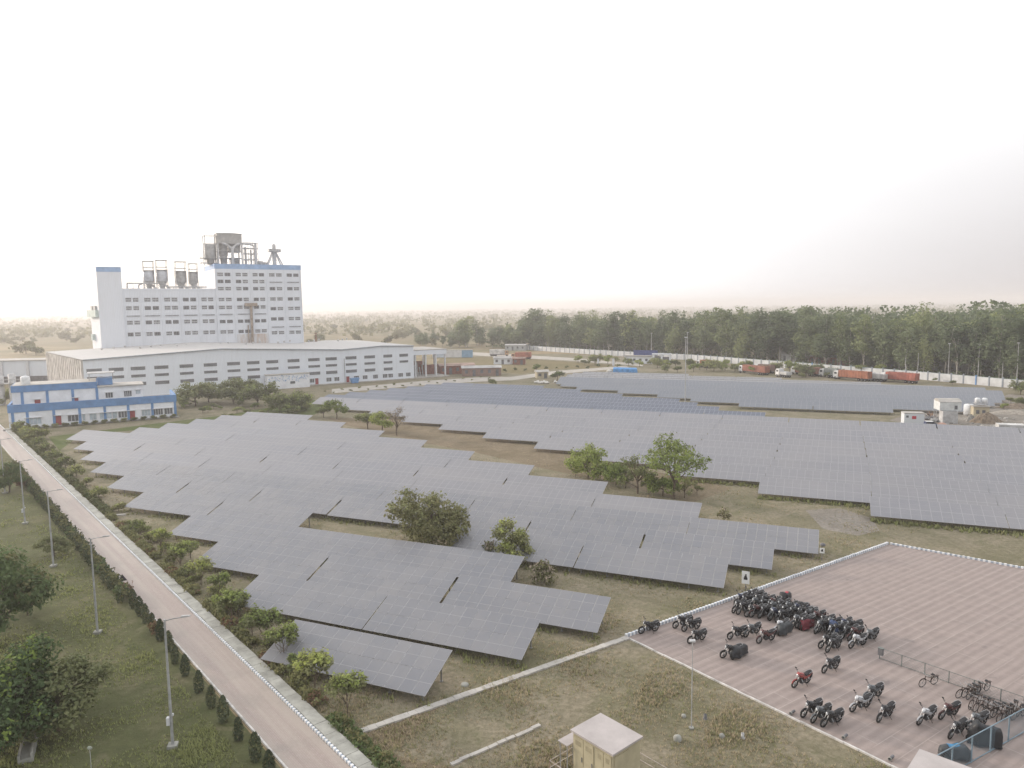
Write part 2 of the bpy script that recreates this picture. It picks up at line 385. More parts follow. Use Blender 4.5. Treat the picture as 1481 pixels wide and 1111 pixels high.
# car park
m, nb, b, pos = blank('parking_paving', .8, .3)
mp = nb.new('ShaderNodeMapping'); mp.inputs['Rotation'].default_value = (0, 0, R(-34)); nb.L.new(pos, mp.inputs['Vector'])
st = nb.new('ShaderNodeMapping'); st.inputs['Scale'].default_value = (.05, 1.7, 1); nb.L.new(mp.outputs[0], st.inputs['Vector'])
band = nb.noise(st.outputs[0], .95, 3, .6); blot = nb.noise(pos, .22, 5, .65, .5); fine = nb.noise(pos, 4.5, 4, .8)
wv = nb.new('ShaderNodeTexWave'); wv.bands_direction = 'Y'; wv.inputs['Scale'].default_value = .42; wv.inputs['Distortion'].default_value = .7; wv.inputs['Detail'].default_value = 2; nb.L.new(mp.outputs[0], wv.inputs['Vector'])
br = nb.new('ShaderNodeTexBrick'); br.offset = .5; br.inputs['Scale'].default_value = 1; br.inputs['Brick Width'].default_value = 3.1; br.inputs['Row Height'].default_value = 1.55
br.inputs['Mortar Size'].default_value = .045; br.inputs['Mortar Smooth'].default_value = .6; br.inputs['Color1'].default_value = (0, 0, 0, 1); br.inputs['Color2'].default_value = (.25, .25, .25, 1); br.inputs['Mortar'].default_value = (1, 1, 1, 1)
nb.L.new(mp.outputs[0], br.inputs['Vector'])
c = nb.mix(nb.rng(wv.outputs['Fac'], .2, .95), (.235, .194, .178), (.315, .264, .242))
slabs = nb.new('ShaderNodeTexBrick'); slabs.offset = .5; slabs.inputs['Scale'].default_value = 1; slabs.inputs['Brick Width'].default_value = .62; slabs.inputs['Row Height'].default_value = .62; slabs.inputs['Mortar Size'].default_value = .012; slabs.inputs['Color1'].default_value = (.235, .19, .178, 1); slabs.inputs['Color2'].default_value = (.31, .252, .232, 1); slabs.inputs['Mortar'].default_value = (.22, .19, .175, 1); nb.L.new(mp.outputs[0], slabs.inputs['Vector'])
c = nb.mix(.42, c, slabs.outputs['Color']); c = nb.mix(nb.rng(band, .4, .65, 0, .18), c, (.30, .258, .236))
gr = nb.math('MULTIPLY', br.outputs['Fac'], nb.rng(blot, .36, .60)); gr = nb.math('MULTIPLY', gr, .5)
c = nb.mix(gr, c, (.47, .42, .385))
c = nb.mix(nb.rng(blot, .52, .74, 0, .5), c, (.23, .195, .18))
c = nb.mix(nb.rng(fine, .5, .78, 0, .3), c, (.20, .17, .155))
c = nb.mix(nb.rng(nb.noise(mp.outputs[0], 1.3, 3, .8), .5, .7, 0, .3), c, (.34, .285, .265))
oil = nb.rng(nb.noise(pos, .75, 3, .5), .66, .72, 0, .4); c = nb.mix(oil, c, (.15, .13, .125))
nb.L.new(c, b.inputs['Base Color']); PARKM = m
PA, PB = G(905, 922), G(1285, 787); PC = G(1481, 823)
dnear = Vector((math.cos(R(-53.2)), math.sin(R(-53.2)), 0)); PE = PA+dnear*33; PCx = PB+(PC-PB)*3.2
sheet('parking_lot', [xy(PA), xy(PB), xy(PCx), (82, 20), xy(PE)], .02, PARKM)
k = MB()
def kerb_run(k, a, b, step, w, h, alt=True):
    L_ = (b-a).length; n = int(L_/step); dr = (b-a).normalized(); an = math.atan2(dr.y, dr.x)
    for i in range(n):
        c = a+dr*(step*(i+.5)); k.box((c.x+random.uniform(-.02,.02), c.y+random.uniform(-.02,.02), h/2+random.uniform(-.02,.01)), (step-.01, w-(.03 if alt and i % 2 else 0), h-(.05 if alt and i % 2 else 0)), (i % 2) if alt else 0, an+random.uniform(-.03,.03))
kerb_run(k, PA, PB, .2, .22, .30); kerb_run(k, PB+(PC-PB).normalized()*.2, PCx, .24, .22, .22)
struct('parking_kerb', k.build('parking_kerb', [WHITEP, BLUEP]))
k = MB(); kerb_run(k, PA+dnear*.2, PE, 1.0, .13, .12, False)
struct('lot_edge', k.build('lot_edge', mat('edge_kerb_paint', (.55, .53, .51))))

# ------------------------------------------------------------------ solar tables
AX = R(-23.4); EX = Vector((math.cos(AX), math.sin(AX), 0)); EY = Vector((-EX.y, EX.x, 0))
def UV(u, v, z=0): return EX*u+EY*v+Vector((0,0,z))
TILT = math.atan2(1.5, 4.24); ZB = .7; NCOL = 13; CW = 1.12; TL = NCOL*CW
m, nb, b, pos = blank('dusty_panel_glass', .30, .5)
oi = nb.new('ShaderNodeObjectInfo'); dust = nb.noise(pos, .12, 4, .6); fine = nb.noise(pos, 1.4, 4, .7)
c = nb.mix(nb.rng(dust, .35, .7), (.165, .170, .190), (.21, .207, .217))
c = nb.mix(nb.rng(fine, .4, .75, 0, .4), c, (.22, .21, .205))
c = nb.mix(nb.rng(oi.outputs['Random'], 0, 1, 0, .22), c, (.10, .115, .15))
nb.L.new(c, b.inputs['Base Color']); nb.L.new(nb.rng(dust, .3, .7, .28, .42), b.inputs['Roughness']); GLASS = m
ALU = mat('panel_frame_metal', (.37, .37, .385), .45, .1, 3, metal=.2)
STEEL = mat('galvanised_steel', (.30, .30, .30), .5, .15, 2, metal=.5)
def gridglass(name, c0, c1, line, rough):   # far tables: the seams between modules, in the table's own coordinates
    m, nb, b, pos = blank(name, rough, .5)
    tc = nb.new('ShaderNodeTexCoord'); sp = nb.new('ShaderNodeSeparateXYZ'); nb.L.new(tc.outputs['Object'], sp.inputs[0])
    def ln(s, per, w):
        q = nb.math('FRACT', nb.math('DIVIDE', s, per)); q = nb.math('ABSOLUTE', nb.math('SUBTRACT', q, .5)); return nb.math('GREATER_THAN', q, .5-w/per/2)
    g = nb.math('MAXIMUM', ln(sp.outputs['X'], CW, .075), ln(sp.outputs['Y'], 2.25, .10)); g2 = nb.math('MULTIPLY', ln(sp.outputs['Y'], 1.125, .05), .6); g = nb.math('MAXIMUM', g, g2)
    oi = nb.new('ShaderNodeObjectInfo'); dust = nb.noise(pos, .06, 4, .6); fine = nb.noise(pos, .5, 4, .7)
    c = nb.mix(nb.rng(dust, .35, .7), c0, c1); c = nb.mix(nb.rng(fine, .4, .75, 0, .3), c, tuple(q*1.25 for q in c1))
    c = nb.mix(nb.rng(oi.outputs['Random'], 0, 1, 0, .22), c, tuple(q*.82 for q in c0))
    c = nb.mix(g, c, line); nb.L.new(c, b.inputs['Base Color']); nb.L.new(nb.rng(dust, .3, .7, rough-.05, rough+.08), b.inputs['Roughness'])
    return m
GRID = gridglass('panel_grid_dust_reflection', (.175, .178, .20), (.22, .215, .225), (.26, .26, .27), .34)  # grey dust tone with sky reflection painted into the colour
GRIDB = gridglass('panel_grid_blue', (.035, .05, .09), (.06, .075, .115), (.22, .24, .27), .36)
GRIDC = gridglass('panel_grid_dim_reflection', (.12, .135, .165), (.16, .17, .19), (.21, .215, .23), .36)  # darker copy, weaker sky reflection painted into the colour
mb = MB(); mb.bx(.012, CW-.012, .012, 2.238, -.02, .018, 0)           # one module: rim, glass halves proud of the rim
for a0, a1 in ((.03, 1.105), (1.14, 2.22)): mb.bx(.04, CW-.04, a0, a1, .0, .0215, 1)
MODULE = mb.mesh('solar_module', [ALU, GLASS])
mb = MB(); mb.bx(0, TL, 0, 4.5, -.02, .02); ARR = {}
for key, g_ in (('g', GRID), ('b', GRIDB), ('c', GRIDC)): ARR[key] = mb.mesh('panel_array', [g_])
def frame_mesh(tilt, zb, legs):
    mb = MB(); ct, st = math.cos(tilt), math.sin(tilt)
    for s_ in (.6, 1.7, 2.8, 3.9): mb.tube((0, s_*ct, zb+s_*st-.09), (TL, s_*ct, zb+s_*st-.09), .035, n=4)
    if legs:
        for i in range(6):
            x = .6+i*(TL-1.2)/5
            for s_ in (.7, 3.7): mb.tube((x, s_*ct, -.05), (x, s_*ct, zb+s_*st-.08), .05, n=5)
            mb.tube((x, .3*ct, zb+.3*st-.13), (x, 4.3*ct, zb+4.3*st-.13), .035, n=4)
    return mb.mesh('support_frame', [STEEL])
FR_N = frame_mesh(TILT, ZB, False); FR_F = frame_mesh(TILT, ZB, True)
TB = R(14); FR_B = frame_mesh(TB, 1.0, True)
def leg_mesh(h):
    mb = MB(); mb.box((0,0,h/2-.03), (.09,.09,h+.06)); mb.box((0,0,.0), (.2,.2,.06)); return mb.mesh('leg', [STEEL])
ct, st = math.cos(TILT), math.sin(TILT)
LEGA, LEGB = leg_mesh(ZB+.7*st-.1), leg_mesh(ZB+3.7*st-.1)
def table(u, v, label, group, near=False, key='g', tilt=None, zb=ZB, jit=.004):
    tl = TILT if tilt is None else tilt
    t = thing('solar_table', label, 'solar panels', UV(u, v, random.uniform(-.05, .05)), AX+random.uniform(-jit, jit), group)
    if near:
        for i in range(NCOL):
            for j in range(2):
                o = link('solar_module', MODULE, t); s_ = j*2.25
                o.location = (i*CW, s_*ct, ZB+s_*st); o.rotation_euler = (tl+random.uniform(-.004,.004), random.uniform(-.003,.003), 0)
        for i in range(6):
            x = .6+i*(TL-1.2)/5
            link('leg', LEGA, t, (x, .7*ct, 0)); link('leg', LEGB, t, (x, 3.7*ct, 0))
        link('support_rail', FR_N, t)
    else:
        o = link('panel_array', ARR[key], t); o.location = (0, 0, zb); o.rotation_euler = (tl+random.uniform(-jit, jit), random.uniform(-jit, jit)*.3, 0)
        link('support_frame', FR_B if key == 'b' else FR_F, t)
    return t
def row(v, u0, u1, label, group, near=False, key='g', tilt=None, zb=ZB, skip=()):
    n = max(1, round((u1-u0)/15.0)); L_ = (u1-u0+.2)/n; sx = (L_-random.choice((.04,.05,.06,.08,.22)))/TL
    for i in range(n):
        if i in skip: continue
        t = table(u1-(i+1)*L_+.2, v, label(i), group, near, key, tilt, zb); t.scale = (sx, 1, 1)
GN_ = 'solar tables of the near array'
near = [(0,-40.2,-25.4),(1,-50.6,-21.1),(2,-62.6,-16.9),(3,-74.2,-28.2),(4,-90.6,-60.2),(4,-39.0,-8.5),(5,-103,-4.4),(6,-116,-.2),(7,-128,-14.4),(8,-139.5,-28.9),(9,-151.5,-43.5),(10,-142.4,-57.8),(11,-141.3,-71.6),(12,-139.7,-86),(13,-138.5,-100.8),(14,-136.7,-116)]
for k_, u0, u1 in near:
    half = ' past round tree' if (k_ == 4 and u1 < -50) else ''
    row(42.66+6.9*k_-(.5 if k_ == 0 else 0), u0, u1, lambda i, k_=k_, half=half: f'grey solar table, near array, {ORD[k_]} row from front, {ORD[i]} from parking end{half}', GN_, near=(k_ <= 6))
GF_ = 'solar tables of the middle array'
for j in range(11):
    u0 = 6-14.4*j; u1 = 51
    row(101.9+6.87*j, u0, u1, lambda i, j=j: f'dusty solar table, middle array, {ORD[j]} row from the front, {ORD[i]} from its yard end', GF_)
GB_ = 'blue solar tables behind the middle array'
for j, (u0, u1) in enumerate([(-141,-12.7),(-138,-24.5),(-135,-31),(-132,-37),(-129,-55),(-126,-70),(-123,-85)]):
    row(178.2+6.87*j, u0, u1, lambda i, j=j: f'blue solar table with pale frames, {ORD[j]} blue row, {ORD[i]} from the mast', GB_, key='b', tilt=TB, zb=1.0)
GR_ = 'solar tables of the rear array'
for j, (u0, u1) in enumerate([(-21,16),(-35,36),(-46,38),(-60,41),(-76,44),(-84,46),(-88,47),(-90,44),(-90,34),(-92,17),(-92,-14),(-90,-48)]):
    v = 201.5+6.87*j
    row(v, u0, u1, lambda i, j=j: f'distant solar table, rear array, {ORD[j]} row from the front, {ORD[i]} from the wall', GR_, key='c' if j < 8 else 'g', tilt=None if j < 8 else TILT-R(7))  # last rows lighter: their brighter reflection is painted by panel colour too
# ------------------------------------------------------------------ buildings
def cladding(name, col, rib=.35, dirt=.12, rough=.6, axis='X', amt=.25):
    m, nb, b, pos = blank(name, rough, .3)
    tc = nb.new('ShaderNodeTexCoord'); ob = tc.outputs['Object']
    sp = nb.new('ShaderNodeSeparateXYZ'); nb.L.new(ob, sp.inputs[0])
    mp = nb.new('ShaderNodeMapping'); mp.inputs['Scale'].default_value = (1, 1, .12); nb.L.new(ob, mp.inputs['Vector'])
    streak = nb.noise(mp.outputs[0], .8, 5, .7); big = nb.noise(ob, .12, 4, .6)
    c = nb.mix(nb.rng(streak, .5, .78, 0, dirt*2), col, tuple(q*.72 for q in (col[0], col[1]*.96, col[2]*.9)))
    c = nb.mix(nb.rng(big, .45, .75, 0, dirt*1.6), c, tuple(q*.85 for q in col))
    nb.L.new(c, b.inputs['Base Color'])
    w = nb.math('SINE', nb.math('MULTIPLY', sp.outputs[axis], 6.283/rib))
    bp = nb.new('ShaderNodeBump'); bp.inputs['Strength'].default_value = amt; bp.inputs['Distance'].default_value = .04
    nb.L.new(w, bp.inputs['Height']); nb.L.new(bp.outputs[0], b.inputs['Normal'])
    return m
WALLW = cladding('white_cladding', (.68, .72, .78), .45, .16)
WALLT = cladding('tall_cladding', (.65, .68, .73), .6, .16)
WALLP = mat('white_plaster', (.74, .76, .80), .85, .08, .4)
ROOFM = cladding('roof_sheeting', (.47, .46, .45), .5, .3, .7, 'X', .3)
BLUEM = mat('blue_band_paint', (.12, .25, .48), .7, .12, .5)
BLUEL = mat('faded_blue_paint', (.26, .39, .60), .7, .10, .5)
DARKG = mat('dark_window_glass', (.13, .14, .155), .25, .2, .6, spec=.5)
LOUV = mat('grey_louvre', (.23, .24, .26), .7, .2, .4)
FRAMEW = mat('window_frame_white', (.60, .61, .63), .6, .1, 2)
REDD = mat('red_door_paint', (.30, .055, .06), .7, .15, 2)
STEELG = mat('plant_steel', (.40, .40, .40), .6, .2, 1.2)
STEELL = mat('pale_plant_steel', (.50, .50, .50), .6, .15, 1.2)
RUST = mat('rusty_steel', (.24, .15, .10), .9, .3, 1.5)
BRICK = mat('red_brick', (.27, .13, .10), .9, .2, 1.2)
SHADE_GREY = mat('painted_shade_dark_grey', (.17, .17, .18), .9, .2, 1)  # dark grey: painted interior shade in openings, plain colour on other parts
TRIM = mat('gutter_metal', (.33, .37, .42), .6, .15, 1)

BA = R(31.5); P0 = Vector((-43.2, 291, 0)); BD = Vector((math.cos(BA), math.sin(BA), 0)); BN = Vector((-BD.y, BD.x, 0))
def tx(px, dep, py=452):       # distance along a plant facade set back by dep that appears at picture column px
    r = ray(px, py); k = r.x/r.y; o = P0+BN*dep
    return (k*o.y-o.x)/(BD.x-k*BD.y)
def zat(px, py, t, dep):
    p = P0+BN*dep+BD*t; return AT(px, py, p.y).z
# production hall
hall = thing('production_hall', 'long white metal hall with three rows of grey louvres and low gabled roof', 'factory hall', P0, BA)
PROF = [(-111, 13.2), (-69, 15.1), (-25, 13.0), (-10, 13.8), (4.2, 13.3)]; DEP = 67
mb = MB()
n = len(PROF)
vs = [(-111, 0, 0), (4.2, 0, 0)]+[(x, 0, z) for x, z in PROF[::-1]]; mb.add(vs, [tuple(range(len(vs)))])
SKW = {-111: -11}; vs = [(x+SKW.get(x, 0), DEP, z) for x, y, z in vs]; mb.add(vs, [tuple(range(len(vs)-1, -1, -1))])
mb.add([(4.2, 0, 0), (4.2, DEP, 0), (4.2, DEP, 13.3), (4.2, 0, 13.3)], [(0,1,2,3)])
mb.build('wall', WALLW, hall)
mb = MB()
for i in range(n-1):
    (x0, z0), (x1, z1) = PROF[i], PROF[i+1]
    a0 = -.35 if i == 0 else 0; a1 = .35 if i == n-2 else 0
    mb.add([(x0+a0, -.3, z0+.10), (x1+a1, -.3, z1+.10), (x1+a1+SKW.get(x1,0), DEP+.3, z1+.10), (x0+a0+SKW.get(x0,0), DEP+.3, z0+.10), (x0+a0, -.3, z0+.02), (x1+a1, -.3, z1+.02), (x1+a1+SKW.get(x1,0), DEP+.3, z1+.02), (x0+a0+SKW.get(x0,0), DEP+.3, z0+.02)],
           [(0,1,2,3), (7,6,5,4), (0,4,5,1), (2,6,7,3)])
roof = mb.build('roof', ROOFM, hall)
mb = MB()
for (x0, z0), (x1, z1) in zip(PROF[:-1], PROF[1:]): mb.tube((x0, -.42, z0-.05), (x1, -.42, z1-.05), .17, n=6)
mb.build('gutter', TRIM, hall)
mb = MB()
for i in range(24): mb.lathe([(.35, 0), (.35, .35), (.5, .45), (.35, .75), (.01, .85)], (-104+i*4.3, 40+(i % 3)*7, 14.2+.2), 8)
mb.build('roof_vents', STEELL, hall)
mb = MB(); mb.add([(-111.03, 0, 0), (-122.03, DEP, 0), (-122.03, DEP, 13.2), (-111.03, 0, 13.2)], [(3,2,1,0)])
for i in range(20): ya, yb_ = 1+i*3.3, 2.5+i*3.3; mb.prism([(-111.03-11*ya/DEP, ya), (-111.03-11*yb_/DEP, yb_), (-111.5-11*yb_/DEP, yb_), (-111.5-11*ya/DEP, ya)], 0, 13.0)
mb.build('end_wall', mat('end_wall_sheet', (.60, .575, .55), .8, .2, .3), hall)
mb = MB(); mb.bx(-110.5, -95, 0, 0, 0, 0)
winmb = MB(); winmb.bx(-2.15, 2.15, -.06, .02, -.55, .55, 1)
for i in range(7): winmb.bx(-2.1, 2.1, -.11, -.06, -.5+i*.15, -.42+i*.15, 0)
winmb.bx(-2.3, 2.3, -.13, .02, .55, .68, 2); LWIN = winmb.mesh('louvre_window', [LOUV, DARKG, FRAMEW])
wpx = [135, 167, 198.7, 232.6, 269, 303.8, 337.5, 366, 393.4, 424.5, 454, 479, 507.7, 534.7, 561, 584]
for i, px in enumerate(wpx):
    t = tx(px, 0, 520)
    for z in (9.6, 7.1, 4.45):
        if z < 5 and i == 15: continue
        o = link('louvre_window', LWIN, hall, (t, 0, z)); o.scale = (1 if i < 14 else .85, 1, 1 if z != 7.1 else .8)
sm = MB(); sm.bx(-.95, .95, -.05, .02, -.7, .7, 0)
for x in (-.95, -.31, .31, .95): sm.bx(x-.05, x+.05, -.09, -.05, -.7, .7, 1)
sm.bx(-1.1, 1.1, -.35, .02, .75, .85, 1); SWIN = sm.mesh('ground_window', [DARKG, FRAMEW])
for px in (450.5, 475.5, 487, 515.5, 528, 543, 557, 565, 579.5, 590.6):
    link('ground_window', SWIN, hall, (tx(px, 0, 545), 0, 1.75))
for px in (458, 503):
    d_ = MB(); d_.bx(-.6, .6, -.06, .02, 0, 2.5, 0); d_.bx(-.75, .75, -.5, .02, 2.55, 2.7, 1); d_.build('door', [REDD, FRAMEW], hall, (tx(px, 0, 545), 0, 0))
mb = MB(); mb.bx(-111, 4.2, -1.2, -.02, 0, .28); mb.build('plinth', CONC, hall)
mb = MB(); t = tx(498, 0, 530); mb.tube((t, -.25, 0), (t, -.25, 9.5), .11, n=6); mb.build('downpipe', STEELG, hall)
# low annex with blue lettering in front of the hall
an = thing('annex_block', 'low white annex with faded blue mural strokes below the hall windows', 'annex', P0, BA)
t0, t1 = tx(385, -3, 555), tx(446, -3, 555)
mb = MB(); mb.bx(t0, t1, -5, -1.25, 0, 5.0, 0); mb.bx(t0-.2, t1+.2, -5.2, -1.21, 5.0, 5.25, 1); mb.build('wall', [WALLP, CONC], an)
mb = MB(); rs = random.Random(4)
for i in range(30):
    x = t0+.6+(t1-t0-1.2)*i/30
    for q in range(2):
        a = (x+rs.uniform(-.2,.2), -5.03, 2.9+rs.uniform(-.1,1.7)); b_ = (a[0]+rs.uniform(-.5,.6), -5.03, a[2]+rs.uniform(-.6,.6)); mb.tube(a, b_, .09, n=4)
mb.build('mural', BLUEL, an)
mb = MB(); mb.bx((t0+t1)/2+.5, (t0+t1)/2+2.2, -5.06, -4.98, 1.6, 2.5); mb.build('window', DARKG, an)
bb = thing('blue_bin', 'blue steel skip beside the hall door', 'skip', P0+BD*tx(513, -3, 553)-BN*3, BA)
mb = MB(); mb.loft([[(-1.2,-.8,.15),(1.2,-.8,.15),(1.2,.8,.15),(-1.2,.8,.15)], [(-1.6,-1,1.9),(1.6,-1,1.9),(1.6,1,1.9),(-1.6,1,1.9)]], smooth=False); mb.build('body', mat('skip_blue', (.16,.33,.62), .6, .15, 1), bb)
mb = MB(); mb.bx(-1.75, 1.75, -1.1, 1.1, 1.9, 2.02); mb.build('lid', mat('skip_blue', (.16,.33,.62)), bb)

# tall process building
tall = thing('process_building', 'tall white process building with blue parapet bands and stair tower', 'factory building', P0+BN*65, BA)
ZT, ZW, ZK = 46.4, 37.8, 48.5
tT0, tT1 = tx(143.3, 65), tx(179, 65)
piers = [tx(p, 65) for p in (179, 205.8, 235, 262, 289, 313.5)]; pk = [tx(p, 65) for p in (313.5, 340, 364.5, 388, 413.6, 437.5)]
TS = 2.6; mb = MB(); mb.prism([(tT0,-.6),(tT1,-.6),(tT1,15),(tT0-TS,15)], 0, ZT); tw = mb.build('stair_tower', WALLT, tall)
mb = MB(); mb.bx(tT0-.03, tT1+.03, -.66, -.605, ZT-1.9, ZT+.05); mb.build('blue_band', BLUEL, tw); mb = MB(); mb.prism([(tT0-.05,-.6),(tT1+.05,-.6),(tT1+.05,15.05),(tT0-TS-.05,15.05)], ZT+.001, ZT+.12); mb.build('roof', CONC, tw); mb = MB(); mb.prism([(tT0-1.2-TS*.55,9),(tT0-TS*.6+.2,9),(tT0-TS*.75+.2,11),(tT0-1.2-TS*.75,11)], 17, 19.5); mb.build('shaft_box', mat('pale_green_sheet', (.50,.58,.55), .7), tw)
mb = MB(); mb.prism([(tT0-1.3,.6),(tT0+.1,.6),(tT0-TS+.3,14),(tT0-TS-1.3,14)], 26.5, 29.3, 0); mb.prism([(tT0-1.3,3),(tT0,3),(tT0-.6,6),(tT0-1.8,6)], 29.3, 31, 1); mb.prism([(tT0-2.1,8),(tT0-.8,8),(tT0-1.3,11),(tT0-2.6,11)], 29.3, 31, 1); mb.build('landing', [mat('pale_green_sheet', (.50,.58,.55), .7), STEELG], tw)
mb = MB(); mb.bx(tT1+.01, pk[0]-.01, .02, 27, 0, ZW); mb.bx(tT1+.01, pk[0]-.01, -.12, .02, ZW-.5, ZW+.15); wing = mb.build('wing_wall', WALLT, tall)
mb = MB(); mb.bx(pk[0], pk[5], -.3, 25, 0, ZK); blk = mb.build('block_wall', WALLT, tall)
mb = MB(); mb.bx(pk[0]-.06, pk[5]+.06, -.36, 25.06, ZK-2.1, ZK+.05); mb.build('blue_band', BLUEL, blk)
mb = MB()
for x in piers[1:-1]: mb.bx(x-.22, x+.22, -.28, .015, 0, ZW-.52)
mb.build('pilaster', WALLT, wing)
mb = MB()
for x in pk[1:-1]+[pk[0]+.3, pk[5]-.3]: mb.bx(x-.22, x+.22, -.56, -.305, 0, ZK-2.12)
mb.build('pilaster', WALLT, blk)
wm = MB(); wm.bx(-1, 1, -.04, .03, -.5, .5, 0)
for x in (-.98, -.5, 0, .5, .98): wm.bx(x-.05, x+.05, -.08, -.04, -.5, .5, 1)
wm.bx(-1.05, 1.05, -.08, -.04, -.06, .06, 1); wm.bx(-1.15, 1.15, -.3, .03, .52, .6, 1); TW = wm.mesh('window', [DARKG, FRAMEW])
wm2 = MB(); wm2.bx(-1, 1, -.06, .03, -.5, .5, 0); wm2.bx(-1.05, 1.05, -.1, .03, .5, .58, 1)
for x in (-.6, 0, .7): wm2.bx(x-.02, x+.02, -.08, -.06, -.5, .5, 1)
TW2 = wm2.mesh('window', [mat('deep_window', (.085, .09, .10), .4, .2, .6), FRAMEW])
lm = MB(); lm.bx(-1, 1, -.3, .02, -.22, .22, 0); LS = lm.mesh('sunshade', [LOUV])
rs = random.Random(11)
for i in range(5):
    x0, x1 = piers[i]+.3, piers[i+1]-.3; w = x1-x0
    for z in (33.3, 29.9, 24.0, 19.2):
        for q in (.27, .70):
            o = link('window', TW2 if rs.random() < .4 else TW, wing, (x0+w*q, 0, z)); o.scale = (w*.165, 1, 1.5)
    o = link('sunshade', LS, wing, (x0+w*.5, 0, 26.7)); o.scale = (w*.40, 1, .8)
for i in range(5):
    x0, x1 = pk[i]+.3, pk[i+1]-.3; w = x1-x0
    if i < 3: zs, ls = (44.0, 41.0, 37.9, 33.2, 29.8, 23.7, 19.2), (26.8,)
    else: zs, ls = (44.0, 37.9, 33.3, 29.0, 24.4, 18.2), (40.8, 20.8)
    for z in zs:
        for q in (.27, .70):
            o = link('window', TW2 if rs.random() < .3 else TW, blk, (x0+w*q, -.32, z)); o.scale = (w*.165, 1, 1.4)
    for z in ls: o = link('sunshade', LS, blk, (x0+w*.5, -.32, z)); o.scale = (w*.38, 1, .8)
mb = MB(); xr = pk[2]-.5; mb.tube((xr, -1.1, 13), (xr, -1.1, 31.2), .55, n=8); mb.bx(xr-2.6, xr+2.6, -1.9, -.58, 30.2, 31.6); mb.tube((xr-1.6, -.9, 13), (xr-1.6, -.9, 22), .25, n=6)
mb.build('rusty_chute', mat('stained_steel', (.33,.27,.22), .9, .25, .8), blk)
m, nb, b, pos = blank('rust_stained_cladding', .8, .2)
tc = nb.new('ShaderNodeTexCoord'); mp = nb.new('ShaderNodeMapping'); mp.inputs['Scale'].default_value = (1, 1, .25); nb.L.new(tc.outputs['Object'], mp.inputs['Vector'])
nb.L.new(nb.mix(nb.rng(nb.noise(mp.outputs[0], .55, 5, .65), .38, .7), (.60, .61, .63), (.42, .30, .21)), b.inputs['Base Color'])
mb = MB(); mb.bx(pk[1]+.35, pk[3]-.35, -.318, -.302, 12.5, 18.0); mb.build('stained_panel', m, blk)
# rooftop plant: each vessel stands on the roof
def silo(px, dep, z0, body0, body1, top, r, label, m_):
    t = tx(px, 65+dep); s = thing('roof_silo', label, 'silo', P0+BN*(65+dep)+BD*t+Vector((0,0,z0)), BA, 'vessels on the wing roof')
    mb = MB(); h0, h1, ht = body0-z0, body1-z0, top-z0
    mb.lathe([(r*.98, h0), (r, h0+.1), (r, h1), (r*.96, h1+.05), (.01, h1+.1)], n=18)
    for q in range(4): mb.torus((0,0,h0+.5+q*(h1-h0-.8)/3), r+.02, .07, 18, 4, 'z')
    mb.build('vessel', m_, s)
    mb = MB(); mb.lathe([(r*.42, -.05), (r*.5, h0-1.7), (r*.98, h0)], n=16); mb.tube((r*.2,-r*.5,h0-1.2),(r*1.25,-r*.8,-.05),.42,n=8); mb.build('cone', STEELG, s)
    mb = MB(); a = r*.92
    for sx in (-1, 1):
        for sy in (-1, 1): mb.tube((sx*a, sy*a, -.05), (sx*a, sy*a, ht), .13, n=5)
    for z in (h1+.3, h1+1.5, ht):
        for p, q in (((-a,-a),(a,-a)),((a,-a),(a,a)),((a,a),(-a,a)),((-a,a),(-a,-a))): mb.tube((*p, z), (*q, z), .1, n=4)
    for z in (h0-2, 0.6): mb.tube((-a,-a,z), (a,a,h0-.2), .12, n=4); mb.tube((a,-a,z), (-a,a,h0-.2), .12, n=4)
    mb.bx(-a-.2, a+.2, -a-.2, a+.2, h1+.12, h1+.22)
    mb.build('frame', STEELG, s)
    mb = MB(); mb.bx(-a-.25, a+.25, -a-.25, a+.25, ht, ht+.18); mb.build('canopy', STEELL, s)
SIL = mat('silo_sheet', (.50,.52,.56), .5, .15, .6, metal=.2); SILD = mat('silo_dark_sheet', (.35,.35,.35), .6, .2, .6)
silo(218.4, 7, ZW, 41.2, 45.3, 49.4, 2.1, 'pale cylindrical silo nearest the stair tower, on the wing roof', SIL)
silo(237.4, 7, ZW, 41.2, 45.6, 49.9, 2.2, 'pale blue-grey silo beside the wide gap, on the wing roof', SIL)
silo(264.3, 7, ZW, 40.8, 45.2, 49.4, 2.2, 'dark silo on the wing roof just past the wide gap', SILD)
silo(282.5, 7, ZW, 40.8, 44.9, 48.7, 1.8, 'narrow dark silo closest to the higher block, on the wing roof', SILD)
def RP(px, dep, py):     # roof point
    t = tx(px, 65+dep); return Vector((t, dep, zat(px, py, t, 65+dep)))
mb = MB(); Z1 = 40.2
a, b_ = tx(186.5, 70), tx(232, 70)
mb.path([(a, 5, ZW-.1), (a, 5, Z1), (b_, 5, Z1)], .28, 8); t_ = tx(203, 70); mb.path([(t_, 5, ZW), (t_, 5, ZW+1.6), (t_+1.5, 5, Z1-.1)], .3, 8)
for p in (195, 211, 222): q = tx(p, 70); mb.tube((q, 5, ZW-.1), (q, 5, Z1), .12, n=5)
d_ = thing('roof_pipe', 'grey bent pipe run on the wing roof beside the stair tower', 'pipe', P0+BN*65, BA); mb.build('pipe', STEELG, d_)
mb = MB(); a, b_ = tx(243, 72), tx(300, 72)
mb.path([(a, 4, ZW+.9), (b_, 4, ZW+.9)], .3, 8)
for p in (252, 272, 292): q = tx(p, 72); mb.tube((q, 4, ZW-.1), (q, 4, ZW+.9), .15, n=5)
d_ = thing('roof_duct', 'grey straight duct running under the dark silos', 'duct', P0+BN*65, BA); mb.build('duct', STEELG, d_)
